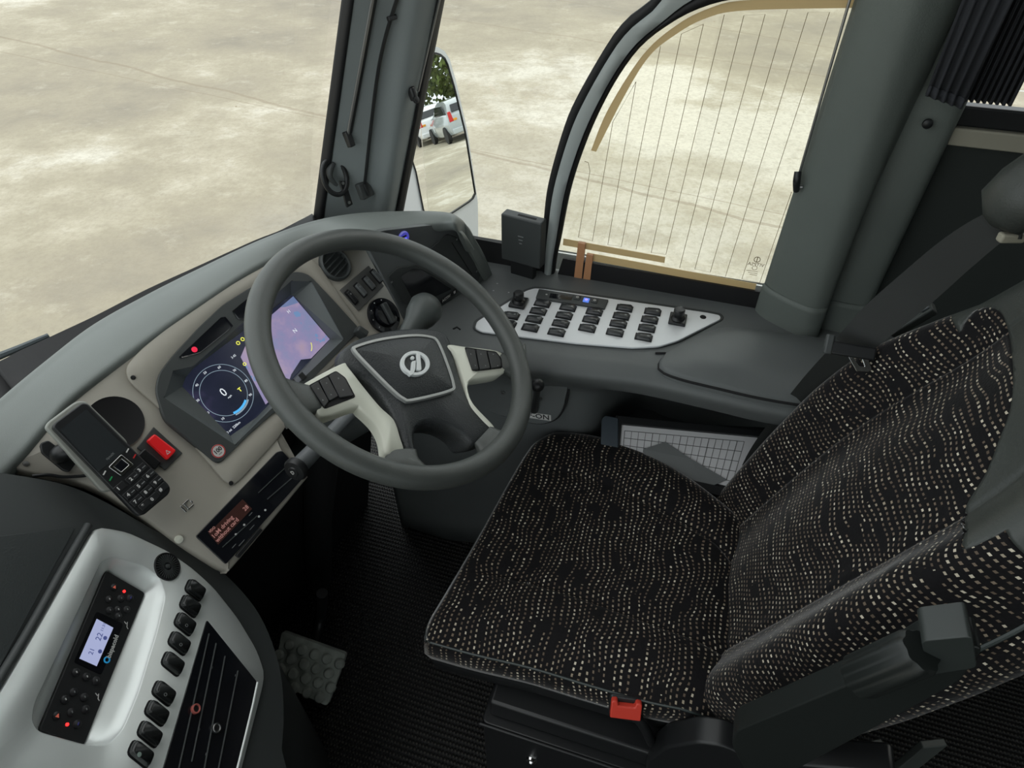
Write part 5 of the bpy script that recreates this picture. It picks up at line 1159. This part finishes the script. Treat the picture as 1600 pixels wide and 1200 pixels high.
P = [AX(a, b, .956) for a, b in ((1322, 552), (1353, 556), (1361, 578), (1357, 581), (1337, 580))]
tp = [tf.p(a, b, .004) for a, b in ((1322, 551), (1354, 554), (1362, 577), (1358, 581), (1338, 580))]; ti = [tf.p(a, b, .004) for a, b in ((1333, 558), (1346, 559), (1351, 572), (1350, 573), (1342, 572))]
ring('belt_tongue', tf, ccw(tp), ccw(ti), .002, .0045, M['chrome'], sb, bevel=.0006, n=5)
an0 = AX(1148, 765, .955); box('belt_anchor', Fr(an0, (0, -1, 0), (0, 0, 1)).at(0, 0, 0, R(-25)), (0, 0, 0), (.05, .09, .03), M['black'], sb, bevel=.008)
box('anchor_plate', Fr(AX(1148, 798, .95), (0, -1, 0), (0, 0, 1)), (0, 0, 0), (.02, .012, .01), M['steel'], sb, bevel=.002)

# grey rails low down behind the seat
for lab, x0, x1 in (('narrow grey upright rail low behind the seat, left of the pair', 1345, 1362), ('wider grey upright rail low behind the seat, right of the pair', 1420, 1457)):
    a0, a1 = AZ(x0, 1180, .30), AZ(x1, 1176, .30); t = thing('upright_rail', lab, 'rail', V((a0.x, a0.y, 0)), 'grey rails behind the seat')
    w_ = (a1-a0).length; box('rail_post', Fr(((a0.x+a1.x)/2, (a0.y+a1.y)/2, .175), a1-a0, (0, 0, 1)), (0, 0, 0), (w_, .35, .012), mat('rail_grey', (.07, .08, .075), .5), t, bevel=.002)

# ================================================================ left control console
th2, T2 = R(-22), R(33)
a2 = V((math.cos(th2), -math.sin(th2), 0)); b2_ = V((-math.sin(th2), -math.cos(th2), 0)); d2_ = V((0, 0, -math.cos(T2)))+b2_*math.sin(T2)
anc = FP.w(*FP.p(225, 822), -.004); GP = Fr(anc, a2, -d2_)
cc = thing('control_console', 'angled control console with a silver face plate, climate unit and a column of black switches', 'console', V((anc.x-.1, anc.y-.1, 0)))
A_o = [(-120, 730), (-40, 735), (22, 742), (100, 757), (160, 782), (230, 822), (300, 862), (360, 905), (408, 965), (436, 1040), (443, 1110), (440, 1170), (425, 1290), (-300, 1300)]
ao = GP.pp(A_o, -.002); ao = [(p.x, p.y) for p in resamp(cr([V((*q, 0)) for q in ccw(ao)], 4, True), 110)]
top_ = [GP.w(a, b, -.002) for a, b in ao]; low_ = [GP.w(a, b, -.02) for a, b in inset(ao, -.006)]; flo = [V((p.x, p.y+.0, .0)) for p in low_]
mid_ = [V((p.x+(GP.o.x-p.x)*.04, p.y, p.z*.6)) for p in low_]
so_b = [(p.x, p.y) for p in resamp(rpoly(GP.pp([(150, 822), (200, 831), (262, 860), (302, 888), (335, 918), (372, 965), (402, 1015), (414, 1050), (412, 1070), (376, 1210), (360, 1290), (-130, 1290), (-60, 1165), (0, 1080)], .003), .012, 4), 110)]
kb0 = min(range(110), key=lambda q: sum((V(ao[j])-V(so_b[(j+q) % 110])).length for j in range(0, 110, 5))); so_b = so_b[kb0:]+so_b[:kb0]
loops('console_body', [[GP.w(a, b, -.006) for a, b in inset(so_b, .006)], [GP.w(a, b, -.002) for a, b in inset(so_b, .003)], top_, low_, mid_, flo], M['dark'], cc, ang=50, caps=(False, False))
SO = [(150, 822), (200, 831), (262, 860), (302, 888), (335, 918), (372, 965), (402, 1015), (414, 1050), (412, 1070), (376, 1210), (360, 1290), (-130, 1290), (-60, 1165), (0, 1080)]
so = GP.pp(SO, .003); so = [(p.x, p.y) for p in resamp(rpoly(so, .012, 4), 120)]
RO = [(160, 875), (178, 870), (225, 884), (250, 902), (259, 930), (246, 985), (217, 1080), (192, 1140), (166, 1166), (136, 1165), (62, 1144), (50, 1128), (54, 1100)]
ro = [(p.x, p.y) for p in resamp(rpoly(GP.pp(RO, .004), .008, 4), 120)]
sil = ring('face_plate', GP, so, ro, -.003, .004, M['silver'], cc, bevel=.0025, n=400)
ui = GP.pp([(163, 893), (224, 928), (128, 1166), (58, 1142)], -.016)
ui_r = [(p.x, p.y) for p in resamp(rpoly(ui, .004, 4), 120)]
kk0 = min(range(120), key=lambda q: sum((V(ro[j])-V(ui_r[(j+q) % 120])).length for j in range(0, 120, 5))); ui_r = ui_r[kk0:]+ui_r[:kk0]
GW3 = lambda P, z: [GP.w(p[0], p[1], z) for p in P]
md = [((a[0]*.6+b[0]*.4), (a[1]*.6+b[1]*.4)) for a, b in zip(ro, ui_r)]
loops('plate_recess', [GW3(ro, .003), GW3(inset(ro, .002), -.001), GW3(md, -.008), GW3(ui_r, -.017)], M['silver'], cc, caps=(False, False), ang=70)
cu_ = prism('climate_unit', GP, rpoly(ui, .004, 4), -.02, -.012, M['black'], cc, bevel=.0015)
gm = mat('unit_glass', (.006, .006, .008), .15)
HC = -.0118
gp_ = lambda P, h=HC: ccw(GP.pp(P, h))
prism('unit_screen_glass', GP, rpoly(gp_([(151, 955), (193, 975), (158, 1055), (115, 1035)]), .003, 3), -.0125, HC, gm, cu_)
lcd = prism('unit_display', GP, gp_([(151, 967), (177, 981), (151, 1041), (124, 1029)]), -.0122, HC+.0003, mat('lcd_lavender', (.1, .1, .15), .3, emit=(.27, .30, .46), es=1), cu_)
DB = mat('lcd_ink', (.03, .04, .12), .4, emit=(.07, .09, .25), es=.6)
def gt(name, px, s_, size, m, par, h=HC, **k2): return text(name, GP.at(*GP.p(*px, h), h+.0004), s_, size, m, par, **k2)
gt('lcd_text', (155, 995), '22', .010, DB, lcd); gt('lcd_text', (143, 1018), '21', .008, DB, lcd); gt('lcd_text', (161, 980), '11:31', .005, DB, lcd)
for q in ((164, 997), (156, 1018)): lathe('lcd_dot', GP.at(*GP.p(*q, HC), HC+.0003), [(0, 0), (.0025, 0), (.0025, .0002), (0, .0002)], DB, lcd, seg=14)
gt('unit_name', (176, 1010), 'bispacold', .0078, M['print'], cu_, h=-.0112, bold=.0002)
ring('unit_emblem', GP.at(*GP.p(167, 1031, HC), HC), circ(0, 0, .0042, 20), circ(0, 0, .0024, 20), 0, .0004, mat('emblem_blue', (.02, .25, .5), .4, emit=(.02, .3, .6), es=.3), cu_, n=20)
bb_ = mat('unit_button', (.022, .022, .024), .35)
for x, y in ((179, 917), (171, 936), (189.5, 934.5), (204, 934), (172, 953), (185, 952), (199, 952), (186, 962), (119.5, 1050), (136, 1057), (151, 1063), (116, 1081), (132.5, 1089), (102.5, 1092.5), (112.5, 1112.5), (135, 1108), (90, 1118), (122, 1131)):
    f_ = GP.at(*GP.p(x, y, -.010), -.0122); q = lathe('unit_button', f_, [(.0048, 0), (.0045, .0018), (.0035, .0024), (0, .0026)], bb_, cu_, seg=18)
    if x in (179, 90): prism('button_symbol', f_, [(-.002, -.002), (.0022, 0), (-.002, .0022)], .0026, .003, mat('warm_mark', (.4, .1, .07), .5, emit=(.5, .1, .06), es=.4), cu_)
    elif x in (204, 122): box('button_symbol', f_, (0, 0, .0028), (.0035, .0012, .0004), mat('cool_mark', (.08, .08, .35), .5), cu_, bevel=0)
    else: box('button_symbol', f_.at(0, 0, 0, R(45)), (0, 0, .0028), (.0024, .0012, .0004), M['print'] if x in (171, 102.5, 119.5, 136, 185) else M['faint'], cu_, bevel=0)
for q in ((194, 924), (105, 1132)): lathe('red_led', GP.at(*GP.p(*q, HC), -.012), [(0, 0), (.0019, 0), (.0017, .001), (0, .0014)], M['redled'], cu_, seg=12)
for q in ((197, 975), (152, 1087)): tube('seat_icon', [GP.w(*GP.p(q[0]+a, q[1]+b, HC), HC+.0003) for a, b in ((-3, -4), (0, 0), (2, -3), (1, 5), (3, 8))], .0005, M['print'], cu_, seg=5)
# round speaker grille
gc = GP.at(*GP.p(262, 885, .005), .0035); rg = (V(GP.p(281, 890, .005))-V(GP.p(262, 885, .005))).length
gr = lathe('round_grille', gc, [(0, .001), (rg*.95, .001), (rg*1.0, .003), (rg*1.06, .001), (rg*1.06, -.001)], M['matte'], cc, seg=44)
fins = [box('f', gc.at(math.cos(R(a))*rg*.6, math.sin(R(a))*rg*.6, .0018, R(a)), (0, 0, 0), (rg*.62, .0009, .0018), M['dark'], gr, bevel=.0002) for a in range(0, 360, 12)]
merge(fins, 'grille_fins', gr)
lathe('grille_boss', gc, [(0, .001), (rg*.2, .001), (rg*.15, .004), (0, .0045)], M['dark'], gr, seg=20)
sm = mat('console_switch', (.016, .018, .018), .2)
for i, (x, y) in enumerate(((305, 922), (297, 947), (289, 975), (280, 1005), (270, 1037), (256, 1083), (245, 1114), (234, 1147), (220, 1178))):
    s_ = .9+i*.03; hL = (13*s_, 10.5*s_); hS = (4.2*s_, -9.5*s_)
    P = [(x+a*hL[0]+b*hS[0], y+a*hL[1]+b*hS[1]) for a, b in ((-1, -1), (1, -1), (1, 1), (-1, 1))]
    q = rpoly(GP.pp(P, .006), .005, 4); prism('switch_well', GP, inset(q, -.0015), .003, .0048, M['matte'], cc, bevel=.0005)
    loops('rocker_switch', [GW3(q, .0045), GW3(q, .009), GW3(scl(q, .86), .0125)], sm, cc, ang=60)
    f_ = GP.at(*GP.p(x+3, y+2, .013), .0125)
    if i in (2, 3, 5): ring('switch_symbol', f_, circ(0, 0, .0022, 12), circ(0, 0, .0015, 12), 0, .0003, M['faint'], cc, n=12)
    if i == 8: lathe('switch_symbol', f_.at(0, .004), [(0, 0), (.0028, 0), (0, .0003)], mat('pale_green', (.3, .4, .35), .5), cc, seg=12)
# dark slotted stack on the right of the plate
ib = GP.pp([(323, 968), (402, 1066), (368, 1230), (246, 1230)], .005); prism('stack_panel', GP, rpoly(ib, .004, 4), .002, .0055, M['gloss'], cc, bevel=.001)
for (a, b), (c_, d__) in (((338, 1005), (300, 1190)), ((352, 1025), (318, 1210)), ((372, 1048), (340, 1210)), ((327, 990), (280, 1200))):
    tube('stack_rib', [GP.w(*GP.p(a, b, .006), .0055), GP.w(*GP.p(c_, d__, .006), .0055)], .0012, M['dark'], cc, seg=8)
for (x, y), mm in (((305, 1108), mat('red_ring', (.45, .12, .1), .35)), ((337, 1138), M['steel'])):
    ring('ring_button', GP.at(*GP.p(x, y, .007), .0055), circ(0, 0, .0062, 24), circ(0, 0, .0042, 24), 0, .005, mm, cc, bevel=.0008, n=24); lathe('button_core', GP.at(*GP.p(x, y, .007), .0055), [(0, .003), (.0042, .003), (.0042, 0)], M['black'], cc, seg=20)
tube('plate_edge', [GP.w(*GP.p(a, b, .006), .005) for a, b in ((403, 1066), (396, 1100), (384, 1150), (368, 1215))], .0022, M['silver'], cc, seg=10)
for x, y in ((332, 1043), (368, 1055), (312, 1140), (322, 1178)): box('stack_mark', GP.at(*GP.p(x, y, .006), .0057), (0, 0, 0), (.003, .0006, .0003), M['faint'], cc, bevel=0)
# shelf and border strip on the left
prism('side_shelf', GP, rpoly(GP.pp([(-200, 870), (-60, 850), (0, 838), (118, 824), (60, 930), (-10, 1060), (-200, 1250)], .0), .006, 4), -.004, .0015, mat('shelf_vinyl', (.03, .036, .036), .42, bump=(500, .4)), cc, bevel=.002)
tube('border_strip', [GP.w(*GP.p(a, b, .004), .0025) for a, b in ((139, 820), (100, 888), (40, 995), (-40, 1125))], .0052, M['dark'], cc, seg=12, smooth_n=4)

# ================================================================ windscreen wiper outside
wb = AZ(149, 500, .84)
wi = thing('windscreen_wiper', 'black wiper arm and blade parked along the bottom of the windscreen', 'wiper', AZ(60, 545, .86))
P = [AZ(a, b, .835) for a, b in ((-80, 608), (0, 572), (80, 533), (148, 502))]
tube('wiper_blade', P, [.006, .007, .007, .004], mat('wiper_grey', (.05, .06, .065), .35), wi, smooth_n=4, seg=8)
P = [AZ(a, b, .84) for a, b in ((-80, 584), (0, 556), (76, 524))]
tube('wiper_arm', P, [.006, .006, .004], mat('wiper_arm', (.10, .12, .13), .35), wi, smooth_n=3, seg=8)
